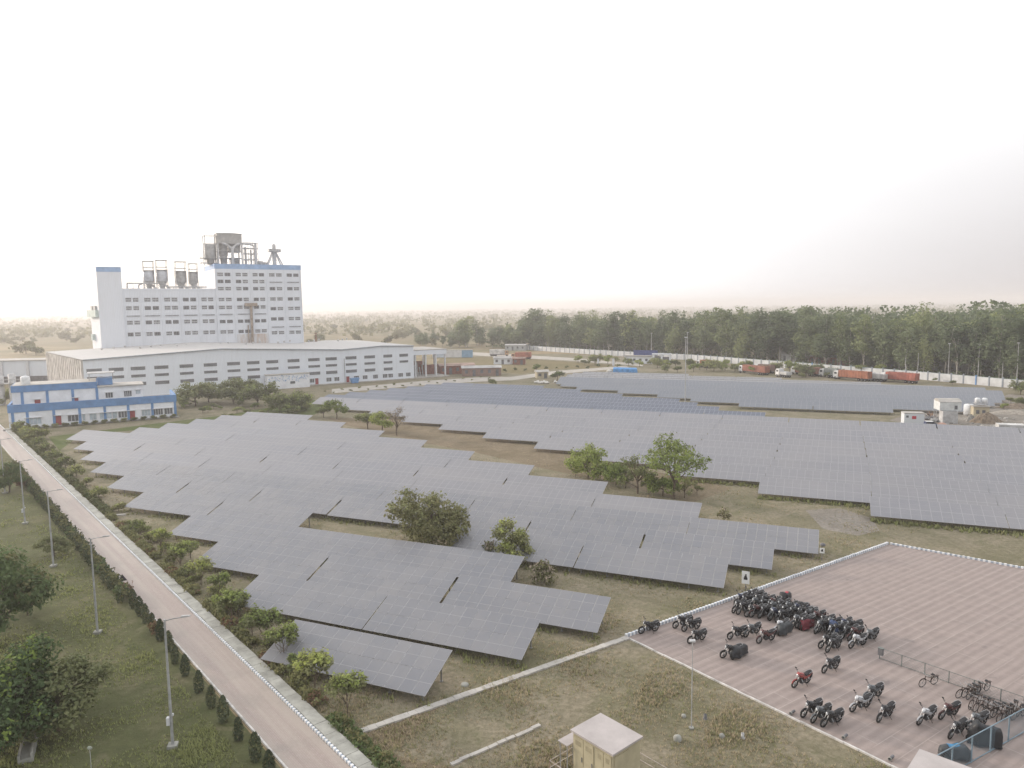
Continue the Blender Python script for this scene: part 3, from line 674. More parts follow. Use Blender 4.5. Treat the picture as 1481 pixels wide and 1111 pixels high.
# group on the block roof
t = tx(309, 75); d_ = thing('filter_vessel', 'grey ribbed filter vessel with open railing on the block roof edge', 'filter vessel', P0+BN*75+BD*t+Vector((0,0,ZK)), BA)
mb = MB(); mb.lathe([(1.5, .2), (1.7, 2.4), (2.5, 3.4), (2.5, 9.0), (.01, 9.1)], n=18)
for q in range(6): mb.torus((0,0,3.8+q), 2.52, .08, 18, 4, 'z')
mb.build('vessel', SILD, d_)
mb = MB()
for sx in (-1, 1):
    for sy in (-1, 1): mb.tube((sx*2.4, sy*2.4, -.05), (sx*2.4, sy*2.4, 12.7), .2, n=5)
for z in (2.6, 9.3, 12.7):
    for p, q in (((-2.4,-2.4),(2.4,-2.4)),((2.4,-2.4),(2.4,2.4)),((2.4,2.4),(-2.4,2.4)),((-2.4,2.4),(-2.4,-2.4))): mb.tube((*p, z), (*q, z), .12, n=4)
for z in (3.0, .9): mb.bx(-4.6, 2.8, -2.9, 2.9, z-.1, z)
for x in (-4.5, -3.2): mb.tube((x, -2.8, -3), (x, -2.8, 4), .08, n=4)
mb.build('frame', STEELG, d_)
c0, c1 = tx(318, 75), tx(353, 75)
d_ = thing('filter_house', 'large pale box filter house on steel legs above the block roof', 'filter house', P0+BN*75+BD*((c0+c1)/2)+Vector((0,0,ZK)), BA); hw = (c1-c0)/2
mb = MB(); mb.bx(-hw, hw, -3.2, 4, 9.3, 13.6)
for z in (9.6, 10.9, 12.2): mb.bx(-hw-.06, hw+.06, -3.28, 4.06, z, z+.18)
for x in (-hw*.5, 0, hw*.5): mb.bx(x-.12, x+.12, -3.34, -3.2, 9.3, 13.5)
mb.build('casing', mat('filter_sheet', (.45,.44,.42), .7, .15, .4), d_)
mb = MB()
for q in range(7): mb.bx(-hw+.15, hw-.15, -3.3, -3.21, 9.55+q*.56, 9.78+q*.56); mb.bx(-hw-.1, -hw-.01, -3, 3.8, 9.55+q*.56, 9.78+q*.56)
mb.build('louvre', STEELG, d_)
mb = MB(); mb.loft([[(-hw-.35,-3.6,13.6),(hw+.35,-3.6,13.6),(hw+.35,4.4,13.6),(-hw-.35,4.4,13.6)],[(-hw-.35,-3.6,13.75),(hw+.35,-3.6,13.75),(hw+.35,4.4,13.75),(-hw-.35,4.4,13.75)],[(-hw*.2,-3.6,14.05),(hw*.2,-3.6,14.05),(hw*.2,4.4,14.05),(-hw*.2,4.4,14.05)]], smooth=False); mb.build('roof', STEELL, d_)
mb = MB()
for x in (-hw+.2, hw-.2):
    for y in (-3, 3.8): mb.tube((x, y, -.05), (x, y, 9.4), .34, n=6)
for z in (3.2, 6.2): mb.bx(-hw, hw, -3.1, 3.9, z-.12, z); mb.tube((-hw+.2,-3,z), (hw-.2,-3,z+2.6), .09, n=4)
mb.tube((-hw+.2,-3,0), (hw-.2,-3,3), .1, n=4)
mb.build('leg_frame', STEELL, d_)
mb = MB(); mb.tube((.8, -3.9, -.05), (.8, -3.9, 7.2), .62, n=10); mb.path([(.8,-3.9,7),( -1.6,-3.7,9),(-3.4,-3.6,9.4)], .5, 8); mb.path([(.8,-3.9,7),(2.6,-3.7,9),(4.2,-3.6,9.4)], .5, 8)
mb.build('branch_duct', STEELL, d_)
mb = MB(); mb.lathe([(1.4, -.05), (1.5, 3.5), (1.9, 4.5), (1.9, 9.2)], (-hw*.45, 0, 0), 12); mb.bx(-.2,hw-.5,-2,3,5.8,9.2); mb.bx(.4,hw-1,-1,3,0,3.4); mb.build('hopper', STEELG, d_)
c0, c1 = tx(355, 74), tx(376, 74)
d_ = thing('pipe_rack', 'open steel rack of pipes between filter house and hopper', 'pipe rack', P0+BN*74+BD*((c0+c1)/2)+Vector((0,0,ZK)), BA); hw = (c1-c0)/2
mb = MB()
for x in (-hw, -hw*.33, hw*.33, hw):
    for y in (-2, 2): mb.tube((x, y, -.05), (x, y, 10.2 if x != -hw*.33 else 9.4), .13, n=5)
for z in (2.6, 5.2, 7.6, 10.0):
    for y in (-2, 2): mb.tube((-hw, y, z), (hw, y, z), .16, n=4)
for q in range(3): mb.tube((-hw+q*hw*.66,-2,2.6*q), (-hw+(q+1)*hw*.66,-2,2.6*(q+1)), .1, n=4)
mb.build('frame', STEELG, d_)
mb = MB(); mb.tube((hw*.15,0,0),(hw*.15,0,7.0),.4,n=8); mb.tube((-hw*.6,0,0),(-hw*.6,0,8.2),.45,n=8); mb.path([(hw*.6,-1,-.05),(hw*.6,-1,8.6),(hw*.1,-1,9.3),(-hw*1.2,-1,9.6)],.35,8); mb.tube((hw*.66,-2.4,-.05),(hw*.66,-2.4,9.8),.55,n=8); mb.build('pipe', STEELL, d_)
mb = MB(); mb.lathe([(.01,.2),(1.4,.2),(1.4,2.0),(.01,2.3)], (hw+1.2,0,0), 12); mb.lathe([(.01,.2),(1.1,.2),(1.1,1.6),(.01,1.8)], (hw+3.2,.5,0), 12); mb.build('small_tank', STEELG, d_)
t = tx(400.5, 75); d_ = thing('tripod_hopper', 'small hopper on splayed legs standing alone on the block roof', 'hopper', P0+BN*75+BD*t+Vector((0,0,ZK)), BA)
mb = MB()
for sx in (-1, 1):
    for sy in (-.6, .6): mb.tube((sx*3.5, sy*3, -.05), (sx*.6, sy, 6.6), .32, n=6)
mb.tube((0,0,-.05), (0,0,6.4), .9, 1.0, n=8); mb.tube((-2,0,2.8), (2,0,2.8), .15, n=4); mb.build('leg_frame', STEELL, d_)
mb = MB(); mb.bx(-2.7, 2.7, -1.8, 1.8, 6.4, 7.7); mb.build('platform', STEELG, d_)
mb = MB(); mb.lathe([(.9, 7.7), (.9, 9.6), (.3, 10.2), (.01, 10.2)], n=10); mb.tube((0,0,10),(0,0,11.6),.07,n=4); mb.tube((2.2,0,7.6),(2.2,0,10.2),.06,n=4); mb.tube((2.2,0,10.2),(4.4,0,10.3),.06,n=4); mb.build('top_tank', STEELL, d_)
pv_ = G(457, 494, 13.6); d_ = thing('roof_stack', 'short brown exhaust stack on the hall roof beside the tall block', 'exhaust stack', (pv_.x, pv_.y, 13.5), BA)
mb = MB(); mb.lathe([(.7,-.3),(.7,.2),(.5,.25),(.5,3.3),(.01,3.3)], n=10); mb.build('pipe', RUST, d_); mb = MB(); mb.lathe([(.75,3.6),(.4,4.1),(.01,4.15)], n=10); mb.tube((0,0,3.2),(0,0,3.7),.1,n=4); mb.build('cowl', RUST, d_)

# office block
OO = G(14, 622); OE = G(256, 603); OA = math.atan2((OE-OO).y, (OE-OO).x); OD = Vector((math.cos(OA), math.sin(OA), 0)); ON = Vector((-OD.y, OD.x, 0)); OL = (OE-OO).length
def ox(px, dep=0, py=600):
    r = ray(px, py); k = r.x/r.y; o = OO+ON*dep; return (k*o.y-o.x)/(OD.x-k*OD.y)
off = thing('office_building', 'two storey white office with bright blue parapet bands and columns', 'office', OO, OA)
mb = MB(); mb.bx(0, OL, 0, 15, 0, 4.15); lw = mb.build('lower_wall', WALLP, off)
mb = MB(); mb.bx(-.12, OL+.12, -.14, .35, 4.15, 6.05); mb.bx(-.12, .35, .35, 15.1, 4.15, 6.0); mb.bx(OL-.35, OL+.12, .35, 15.1, 4.15, 6.0); mb.build('parapet', BLUEM, off)
mb = MB(); mb.bx(.35, OL-.35, .35, 15, 4.15, 4.45); mb.build('terrace', CONC, off)
u1 = ox(143, 4); u2 = ox(209, 4)
mb = MB(); mb.bx(.7, u1, 4, 15, 4.5, 8.7); uw = mb.build('upper_wall', WALLP, off)
mb = MB(); mb.bx(.55, u1+.1, 3.86, 15.1, 8.7, 10.3); mb.build('parapet', BLUEM, off)
mb = MB(); mb.bx(.8, u1-.1, 4.1, 14.8, 10.3, 10.42); mb.build('roof', CONC, off)
mb = MB(); mb.bx(u1+.02, u2, 4, 13, 4.5, 8.8, 0); mb.bx(u1+.11, u2+.25, 3.7, 13.2, 8.8, 9.1, 1); mb.build('end_wall', [WALLP, CONC], off)
mb = MB(); h0, h1 = ox(143, 8), ox(166, 8); mb.bx(h0+.2, h1, 6.5, 12, 9.15, 10.95); mb.build('stair_head', BLUEM, off)
mb = MB(); mb.bx(h0-2, h1+.6, 6, 12.5, 12.25, 12.4)
for x in (h0-1.6, h1+.2):
    for y in (6.4, 12): mb.tube((x, y, 10.4), (x, y, 12.3), .06, n=4)
mb.build('canopy', STEELG, off)
COLM = MB(); COLM.bx(-.3, .3, -.11, 0, 0, 4.15); CM_ = COLM.mesh('column', [BLUEM])
for px in (18, 39.5, 78, 115.5, 152, 186, 221, 254): link('column', CM_, off, (min(max(ox(px), .3), OL-.3), 0, 0))
COLM = MB(); COLM.bx(-.3, .3, -.11, 0, 0, 4.2); CM2 = COLM.mesh('column', [BLUEM])
for px in (32.5, 69, 106, 141): link('column', CM2, off, (max(ox(px, 4, 580), 1), 4, 4.5))
def owin(px, w, h, z, dep, dark=True, cols=3, nm='window'):
    mb = MB(); mb.bx(-w/2, w/2, -.05, .02, -h/2, h/2, 0)
    for i in range(cols+1): x = -w/2+w*i/cols; mb.bx(x-.05, x+.05, -.08, -.05, -h/2, h/2, 1)
    mb.bx(-w/2-.2, w/2+.2, -.4, .02, h/2+.08, h/2+.2, 1)
    o = mb.build(nm, [DARKG if dark else mat('curtained_window', (.42,.50,.56), .4, .15, .8), FRAMEW], off, (ox(px, dep), dep, z)); return o
for px, w, dk, c in ((48, 3.2, False, 4), (105.5, 2.3, True, 3), (121, .6, False, 1), (134.5, 1.5, False, 2), (147, .8, False, 1), (157.5, 1.3, False, 2), (166, 1.0, False, 1), (177.5, 2.0, True, 3), (211.5, 2.0, False, 3), (229, 2.3, True, 4), (244, 2.0, True, 3)):
    owin(px, w, 1.5, 1.75, 0, dk, c)
owin(160, 1.7, 1.3, 6.6, 4, True, 3); owin(187, 1.8, 1.4, 6.7, 4, True, 4)
owin(202, 1.1, 1.0, 7.0, 4, False, 3)
for px, dep, z, h in ((84, 0, .3, 2.3), (191.5, 0, .3, 2.2), (56, 4, 4.5, 2.1), (111, 4, 4.5, 1.9)):
    mb = MB(); mb.bx(-.62, .62, -.06, .02, 0, h, 0); mb.bx(-.95, .95, -.5, .02, h+.1, h+.22, 1); d_ = mb.build('door', [REDD, FRAMEW], off, (ox(px, dep), dep, z))
mb = MB(); mb.bx(-1.2, OL+.5, -1.4, -.15, 0, .3); mb.build('plinth', CONC2, off)
for px, dep, z, lab in ((36.5, 7, 10.42, 'white water tank on the office roof corner'),):
    d_ = thing('water_tank', lab, 'water tank', OO+OD*ox(px, dep, 550)+ON*dep+Vector((0,0,z)), OA)
    mb = MB(); mb.lathe([(.01,0),(1.0,0),(1.05,.1),(1.05,1.7),(.9,1.95),(.4,2.1),(.01,2.12)], n=16); mb.build('tank', mat('tank_white', (.72,.73,.74), .6), d_)
    mb = MB(); mb.lathe([(.35,2.05),(.35,2.2),(.01,2.22)], n=10); mb.build('lid', mat('tank_white', (.72,.73,.74)), d_)
for i, px in enumerate((125, 132, 87)):
    d_ = thing('air_conditioner', f'grey air conditioner on the office terrace, {ORD[i]} from the blue stair head', 'air conditioner', OO+OD*ox(px, 2.5, 575)+ON*2.5+Vector((0,0,4.45)), OA, 'units on the office terrace')
    mb = MB(); mb.bx(-.5,.5,-.3,.3,.15,.95); mb.bx(-.4,-.3,-.3,.3,0,.15); mb.bx(.3,.4,-.3,.3,0,.15); mb.build('casing', STEELL, d_); mb = MB(); mb.torus((0,-.31,.55),.28,.03,14,4); mb.tube((-.28,-.31,.55),(.28,-.31,.55),.02,n=4); mb.build('fan_grille', STEELG, d_)

# buildings and steelwork behind the office
d_ = thing('store_shed', 'long low white shed at the picture edge behind the office', 'shed', G(0, 560), R(8))
w_ = (G(72, 545)-G(-60, 566)).length
mb = MB(); mb.bx(-40, 34, 18, 32, 2.6, 9.0, 0); mb.bx(-40, 34, 18.2, 31.8, 0, 2.6, 1); mb.build('wall', [WALLW, SHADE_GREY], d_)
mb = MB(); mb.bx(-40.3, 34.3, 17.6, 32.4, 9.0, 9.3); mb.build('roof', CONC, d_)
mb = MB()
for x in (-30, -18, -8, 2, 14, 26): mb.bx(x-.5, x+.5, 17.3, 17.9, 0, 8.9)
mb.build('column', FRAMEW, d_)
q0 = G(47, 552); d_ = thing('steel_shelter', 'row of grey steel posts under tilted blue-white roof sheets behind the office', 'steel shelter', q0, R(12))
mb = MB()
for i in range(9):
    for y in (0, 6): mb.tube((-9+i*2.4, y, -.05), (-9+i*2.4, y, 6.3), .14, n=5)
mb.tube((-9,0,6.2),(10.2,0,6.2),.12,n=4); mb.tube((-9,0,3.5),(10.2,0,3.5),.1,n=4); mb.build('frame', STEELL, d_)
for i in range(4):
    mb = MB(); x = -9+i*4.2; mb.add([(x,-1,6.4),(x+3.8,-1,6.4),(x+3.8,6.5,8.0),(x,6.5,8.0),(x,-1,6.5),(x+3.8,-1,6.5),(x+3.8,6.5,8.1),(x,6.5,8.1)], [(3,2,1,0),(4,5,6,7),(0,1,5,4),(1,2,6,5),(2,3,7,6),(3,0,4,7)]); mb.build('roof_sheet', mat('pale_blue_sheet', (.50,.55,.63), .6, .15, .5), d_)
q0 = G(8, 588); d_ = thing('process_stack', 'stubby grey silo columns with pipes at the picture edge behind the office', 'silo', q0, R(10))
for x, r, h in ((-3, 1.2, 9), (.6, 1.0, 9.5), (3.2, .7, 7)):
    mb = MB(); mb.lathe([(r,-.05),(r,h),(.01,h+.4)], (x, 4, 0), 12); mb.build('column', STEELL, d_)
mb = MB(); mb.bx(-5,4.5,2.4,5.6,6.6,6.8); mb.path([(-5,2.4,0),(-5,2.4,8),(4.5,2.4,8)],.12,5); mb.path([(4.5,2.4,0),(4.5,2.4,8)],.12,5); mb.build('platform', STEELG, d_)

# canopy bay at the far end of the hall
cb = thing('loading_canopy', 'white flat canopy on tall columns adjoining the hall end', 'canopy', P0, BA)
mb = MB(); mb.bx(4.6, 19.5, 1, 24, 9.3, 11.2, 0); mb.bx(4.5, 19.8, .8, 24.2, 11.2, 11.4, 1); mb.build('roof', [WALLW, CONC], cb)
cm = MB(); cm.bx(-.28, .28, -.28, .28, 0, 9.3); CC_ = cm.mesh('column', [FRAMEW])
for x in (5.6, 10.2, 14.8, 19): 
    for y in (1.6, 12, 23.4): link('column', CC_, cb, (x, y, 0))
mb = MB(); mb.bx(4.6, 18, 22, 23, 0, 5.2); mb.bx(12, 18, 10, 10.4, 0, 4.4); mb.build('brick_wall', BRICK, cb)
mb = MB(); mb.bx(4.5, 19.9, -1, 24, 0, .35); mb.build('platform', CONC, cb)
d_ = thing('pipe_stack', 'grey pipes and drums stored under the loading canopy', 'pipes', P0+BD*9+BN*6+Vector((0,0,.35)), BA)
for i in range(6):
    mb = MB(); mb.tube((-3+i*1.2, 0, 0), (-3+i*1.2, .8, 3.5+(i % 3)), .3, n=8); mb.build('pipe', STEELG, d_)
def lowshed(px, py, w, dp, h, rz, label, wall, roofm, nm='shed'):
    d_ = thing(nm, label, 'shed', G(px, py), rz)
    mb = MB(); mb.bx(-w/2, w/2, 0, dp, 0, h); mb.build('wall', wall, d_)
    mb = MB(); mb.loft([[(-w/2-.4,-.5,h-.02),(w/2+.4,-.5,h-.02),(w/2+.4,dp+.5,h-.02),(-w/2-.4,dp+.5,h-.02)],[(-w/2-.4,dp*.35,h+.7),(w/2+.4,dp*.35,h+.7),(w/2+.4,dp*.65,h+.7),(-w/2-.4,dp*.65,h+.7)]], smooth=False); mb.build('roof', roofm, d_)
    n = max(2, int(w/3)); 
    for i in range(n):
        mb = MB(); x = -w/2+w*(i+.5)/n; mb.bx(x-.6, x+.6, -.06, .02, 0 if i % 3 == 1 else h*.35, h*.78); mb.build('door' if i % 3 == 1 else 'window', SHADE_GREY, d_)
    return d_
RUSTR = mat('rust_roof', (.34,.24,.20), .85, .25, .3); GREYR = mat('grey_roof', (.42,.41,.40), .85, .15, .3)
lowshed(662, 541, 15, 9, 3.6, R(14), 'brown shed with rust roof just past the loading canopy', BRICK, RUSTR)
lowshed(697, 544, 16, 7, 3.4, R(6), 'brown open shed with pale grey roof by the service road', mat('brown_board', (.27,.19,.16), .9), GREYR)
lowshed(785, 547.5, 4.6, 3.6, 2.6, R(10), 'small cream hut with stacked bags in front', mat('cream_plaster', (.50,.44,.32), .9, .1, .5), CONC, 'hut')
for i, px in enumerate((776, 781.5, 786.5, 791, 804)):
    g_ = G(px, 554+(i % 2)); d_ = thing('cement_bag_heap', f'pale bag heap before the cream hut, {ORD[i]} from the hall side', 'bags', g_, R(20*i), 'bag heaps by the cream hut')
    mb = MB()
    for q in range(4): mb.ell(((q % 2)*.9-.4, (q//2)*.6-.2, .35+.3*(q//3)), (.62,.42,.35), 8, 5)
    mb.build('bags', mat('bag_white', (.66,.64,.60), .9, .15, 2), d_)
lowshed(727, 527, 9, 4, 3.0, R(-8), 'white cabin with a grey roof beside the open field', WALLP, GREYR, 'cabin')
lowshed(750, 527.5, 6, 4, 3.0, R(-8), 'rust-coloured cabin joined beside the white one', BRICK, RUSTR, 'cabin')
b0 = G(904, 539); d_ = thing('blue_tarpaulin_store', 'bright blue tarpaulin covered store behind the rear solar array', 'store', b0, R(-8))
mb = MB(); mb.loft([[(-5.2,-1.5,0),(5.2,-1.5,0),(5.2,1.5,0),(-5.2,1.5,0)],[(-5.0,-1.4,1.7),(5.0,-1.4,1.5),(5,1.4,1.5),(-5,1.4,1.7)],[(-4.8,-.2,2.3),(4.8,-.2,2.0),(4.8,.3,2.0),(-4.8,.3,2.3)]], smooth=False); mb.build('cover', mat('blue_tarpaulin', (.10,.30,.62), .55, .2, .8), d_)
mb = MB(); mb.ell((-6.6,0,.6),(1.2,.8,.7),8,5); mb.build('white_sack', mat('bag_white', (.66,.64,.60)), d_)
g0 = G(929, 526); d_ = thing('gate_house', 'white gatehouse with a dark blue signboard on its roof', 'gatehouse', g0, R(-25))
mb = MB(); mb.bx(-9, 8, 0, 6, 0, 3.6); mb.build('wall', WALLP, d_); mb = MB(); mb.bx(-9.5, 8.5, -.8, 6.5, 3.6, 4.0); mb.build('roof', CONC, d_)
mb = MB(); mb.bx(-5, 7, 2, 2.3, 4.0, 6.4); mb.build('signboard', mat('sign_navy', (.07,.09,.22), .6), d_)
for x in (-7, -4, -1, 2, 5): mb = MB(); mb.bx(x-.6,x+.6,-.05,.02,1.2,2.4); mb.build('window', DARKG, d_)
g0 = G(957, 527); d_ = thing('gate_arch', 'dark open gateway frame beside the gatehouse', 'gateway', g0, R(-25))
mb = MB()
for x in (-4, 0, 4): mb.bx(x-.4, x+.4, -.4, .4, 0, 4.6)
mb.bx(-4.6, 4.6, -.6, .6, 4.6, 5.2); mb.build('frame', WALLP, d_); mb = MB(); mb.bx(-3.6,-.4,.05,.12,.2,3.6); mb.bx(.4,3.6,.05,.12,.2,3.6); mb.build('gate_leaf', SHADE_GREY, d_)
# two white gate posts
for i, px in enumerate((865, 887)):
    d_ = thing('white_post', f'white masonry post by the service road, {ORD[i]} from the open field', 'post', G(px, 529), 0, 'posts by the service road'); mb = MB(); mb.box((0,0,1.6),(.9,.9,3.4)); mb.build('shaft', WALLP, d_); mb = MB(); mb.box((0,0,3.4),(1.2,1.2,.3)); mb.build('cap', CONC, d_)
# boundary wall
bw = thing('boundary_wall', 'long white boundary wall with dark posts in front of the wood', 'wall', (0,0,0))
pts = [G(1530, 566), G(1470, 562), G(1310, 547), G(1000, 521), G(860, 513), G(760, 506)]
PANW = mat('wall_panel_white', (.55,.56,.57), .85, .12, .3); POSTD = mat('wall_post_grey', (.25,.28,.32), .8, .1, 1); CAPB = mat('wall_cap_teal', (.42,.50,.52), .8)
npan = 0
for a, b_ in zip(pts[:-1], pts[1:]):
    n = max(1, round((b_-a).length/4.6)); an = math.atan2((b_-a).y, (b_-a).x)
    for i in range(n):
        p, q = a.lerp(b_, i/n), a.lerp(b_, (i+1)/n); c = (p+q)/2; L_ = (q-p).length
        if npan < 96:
            mb = MB(); mb.box((0,0,1.35),(L_-.5,.16,2.75),0); mb.box((0,0,2.78),(L_-.5,.24,.12),1); mb.build('wall_panel', [PANW, CAPB], bw, c, an)
            mb = MB(); mb.box((0,0,1.6),(.4,.4,3.3)); mb.build('post', BLUEM if npan in (5, 20) else POSTD, bw, p, an)
        npan += 1
def WP(u): # point along the wall (0 = near end)
    return pts[0].lerp(pts[1], u)
# trucks by the wall
TY = mat('tyre_rubber', (.03,.03,.03), .9, .2, 4); CABW = mat('cab_white', (.62,.62,.62), .5, .08, 1); GLS = mat('vehicle_glass', (.04,.045,.05), .15, .1, 1, spec=.6)
wh = MB(); wh.lathe([(.18,-.16),(.5,-.16),(.52,-.1),(.52,.1),(.5,.16),(.18,.16)], (0,0,0), 14, 0, 'y'); wh.lathe([(.01,-.1),(.2,-.1),(.2,.1),(.01,.1)], (0,0,0), 10, 1, 'y'); TWHEEL = wh.mesh('wheel', [TY, STEELL])
def truck(p, an, L_, bodycol, label, cabm=None, box=False, h=2.4, name='lorry'):
    t = thing(name, label, 'lorry', p, an, 'lorries beside the boundary wall')
    cabm = cabm or CABW
    mb = MB(); mb.loft([[(L_/2-2.0,-1.2,.7),(L_/2,-1.2,.7),(L_/2,1.2,.7),(L_/2-2,1.2,.7)],[(L_/2-2.0,-1.2,2.0),(L_/2,-1.2,2.0),(L_/2,1.2,2.0),(L_/2-2,1.2,2.0)],[(L_/2-2.0,-1.1,3.1),(L_/2-.35,-1.1,3.1),(L_/2-.35,1.1,3.1),(L_/2-2,1.1,3.1)]], smooth=False); cb_ = mb.build('cab', cabm, t)
    mb = MB(); mb.add([(L_/2+.01,-1.05,2.03),(L_/2+.01,1.05,2.03),(L_/2-.32,1,2.95),(L_/2-.32,-1,2.95)],[(0,1,2,3)]); mb.bx(L_/2-1.5,L_/2-.5,-1.22,1.22,2.0,2.7); mb.build('window', GLS, cb_)
    bm_ = mat('load_'+label.split()[0], bodycol, .7, .2, .5)
    mb = MB(); mb.bx(-L_/2, L_/2-2.3, -1.25, 1.25, 1.1, 1.1+h)
    k = int((L_-2.3)/1.1)
    for i in range(k+1): x = -L_/2+.05+i*(L_-2.4)/k; mb.bx(x-.06,x+.06,-1.32,1.32,1.05,1.15+h)
    body = mb.build('cargo_body', bm_, t)
    mb = MB(); mb.bx(-L_/2, L_/2-.2, -.5, .5, .7, 1.05); mb.build('chassis', SHADE_GREY, t)
    for x in (L_/2-1.0, -L_/2+1.0, -L_/2+2.2, -L_/2+3.5):
        for y in (-1.08, 1.08): link('wheel', TWHEEL, t, (x, y, .5))
    return t
wa = math.atan2((pts[3]-pts[2]).y, (pts[3]-pts[2]).x)
RED = (.27,.11,.075); ORG = (.33,.13,.075); BRN = (.24,.12,.09)
truck(G(1090, 541), wa-R(4), 15, RED, 'brick-red lorry parked along the wall behind a pale low tree')
truck(G(1165, 543), wa-R(4), 13, BRN, 'brown lorry half hidden by shrubs along the wall')
truck(G(1232, 550), wa+R(2), 14, ORG, 'orange-red lorry with a white cab, middle of the wall row')
truck(G(1300, 553), wa+R(3), 13, (.33,.11,.08), 'dull red lorry at the bare end of the wall row')
truck(G(1133, 545.5), wa-R(10), 6.5, (.5,.5,.5), 'short white tractor lorry right behind the brick-red lorry'.replace('right behind','just ahead of'), h=1.0)
truck(G(1268, 551.5), wa+R(6), 6.5, (.42,.44,.45), 'short grey and white lorry between the two red ones by the wall', h=1.6)
truck(G(1105, 539.5), wa, 9, (.20,.13,.11), 'dark brown lorry partly behind the brick-red one along the wall')
truck(G(1200, 546), wa, 8, (.25,.27,.26), 'grey-green lorry behind bushes halfway along the wall row')
truck(G(1020, 532), wa, 9, ORG, 'small orange lorry among the trees by the wall')
truck(G(722, 515), R(-6), 11, (.62,.60,.58), 'white box lorry with tan back on the far track', mat('cab_tan', (.42,.26,.14), .6), h=2.7)
truck(G(754, 519.5), R(174), 11, (.42,.17,.12), 'red and white box lorry on the far track beside the field', mat('cab_orange', (.45,.24,.12), .6), h=2.7)
def container(px, py, col, label, rz, L_=6.06):
    t = thing('container', label, 'container', G(px, py), rz, 'containers beyond the canopy'); m_ = mat('cont_'+'_'.join(label.split()[:2]), col, .6, .1, .5)
    mb = MB(); mb.bx(-L_/2,L_/2,-1.22,1.22,.05,4.2)
    for i in range(14): x = -L_/2+.3+i*(L_-.6)/13; mb.bx(x-.06,x+.06,-1.27,1.27,.2,4.0)
    mb.build('body', m_, t); mb = MB(); mb.bx(-L_/2-.05,L_/2+.05,-1.3,1.3,4.2,4.45); mb.build('roof', CONC, t); mb = MB(); mb.bx(L_/2+.01,L_/2+.06,-1.1,1.1,.3,3.9); mb.build('door', m_, t)
container(637.5, 517, (.55,.62,.70), 'pale blue container beside the canopy roof', R(-4), 9)
container(651, 517, (.66,.66,.66), 'white container between the pale blue and the other white one', R(-4), 5.5)
container(663.5, 517, (.70,.70,.70), 'white container touching the deep blue one', R(-4), 6)
container(676, 517, (.24,.38,.52), 'deep blue container at the end of the container row', R(-4), 6)
# white low buildings glimpsed at the wood's edge
for px, py, w, h, lab in ((745, 507, 14, 3.4, 'white roadside hut below the tall tree clump'), (1195, 530, 17, 4.2, 'dark red shop building behind the wall middle'), (1290, 532, 9, 4, 'small red kiosk with a flat white roof behind the wall'), (1345, 538, 9, 3.6, 'pale bus shelter behind the wall near the track'), (1380, 541, 20, 3.4, 'long pale roadside building behind the bare wall'), (1420, 543, 11, 4.6, 'white two-bay roadside building behind the wall'), (1140, 527, 8, 5, 'whitewashed arched shrine behind the parked lorries')):
    lowshed(px, py, w, 6, h, R(-55) if px > 1100 else R(-20), lab, BRICK if ' red' in lab else mat('grey_plaster', (.42,.43,.43), .9), GREYR, 'roadside_building')  # plain mid-grey plaster unless the label says red
# tall thin masts and poles
def mast(px, py, h, label, r=.12, name='lamp_mast', head=True):
    t = thing(name, label, 'mast', G(px, py)); mb = MB(); mb.tube((0,0,-.05),(0,0,h),r*1.3,r*.6,n=8); mb.build('pole', STEELL, t)
    mb = MB(); mb.box((0,0,.12),(.6,.6,.25)); mb.build('base', CONC, t)
    if head: mb = MB(); mb.box((0,0,h+.05),(.8,.3,.18)); mb.tube((-.35,0,h-.1),(.35,0,h-.1),.05,n=4); mb.build('lamp_head', FRAMEW, t)
mast(991, 582, 18.8, 'tall thin grey mast rising through the rear solar array', .13)
mast(942, 522, 14, 'thin pale pole behind the gatehouse', .14)
mast(994, 526, 15, 'slim pole standing in the trees behind the tall mast', .14)
for i, (px, py, h) in enumerate(((1371, 549, 13), (1414, 552, 13), (1470, 557, 14), (1309, 545, 8), (1327, 545, 9), (1449, 555, 7))):
    mast(px, py, h, f'thin lamp pole at the boundary wall, {ORD[i]} of the wall poles in height order of listing' if False else ['tallest-looking thin pole rising behind the bare white wall', 'thin pole behind the wall above the pale roadside building', 'tall thin pole at the picture edge behind the wall', 'short grey pole just past the last red lorry', 'dark pole where the bare white wall begins', 'short pole between the wall end and the light green tree'][i], .11, 'wall_pole', i < 3)

# contractor's yard
def yb(px, py): return G(px, py)
d_ = thing('site_cabin', 'white metal cabin with a small red emblem by the yard', 'cabin', yb(1322, 615), R(-14))
mb = MB(); mb.bx(-2.1,2.1,0,2.6,.1,2.7); 
mb.build('wall', cladding('cabin_sheet', (.60,.63,.66), .25), d_); mb = MB(); mb.bx(-2.2,2.2,-.1,2.7,2.7,2.8); mb.build('roof', CONC, d_); mb = MB(); mb.bx(-.5,.4,-.03,.01,1.4,2.1); mb.build('emblem', mat('emblem_red', (.45,.06,.08), .7), d_); mb = MB(); mb.bx(-1.7,-1.2,-.03,.01,1.7,2.2); mb.build('window', DARKG, d_)
d_ = thing('batching_cabin', 'tall white plant cabin above a grey ribbed hopper in the yard', 'plant cabin', yb(1374, 613), R(-12))
mb = MB(); mb.bx(-1.6,1.6,0,2.4,0,2.9)
for i in range(9): mb.bx(-1.55+i*.37,-1.4+i*.37,-.06,0,0,2.9)
mb.build('hopper', STEELL, d_); mb = MB(); mb.bx(-2.2,2.3,.3,4.2,3.0,5.0); mb.build('cabin', mat('cabin_white', (.60,.62,.62), .7), d_); mb = MB(); mb.bx(.9,1.5,.26,.32,3.3,4.2); mb.build('window', DARKG, d_)
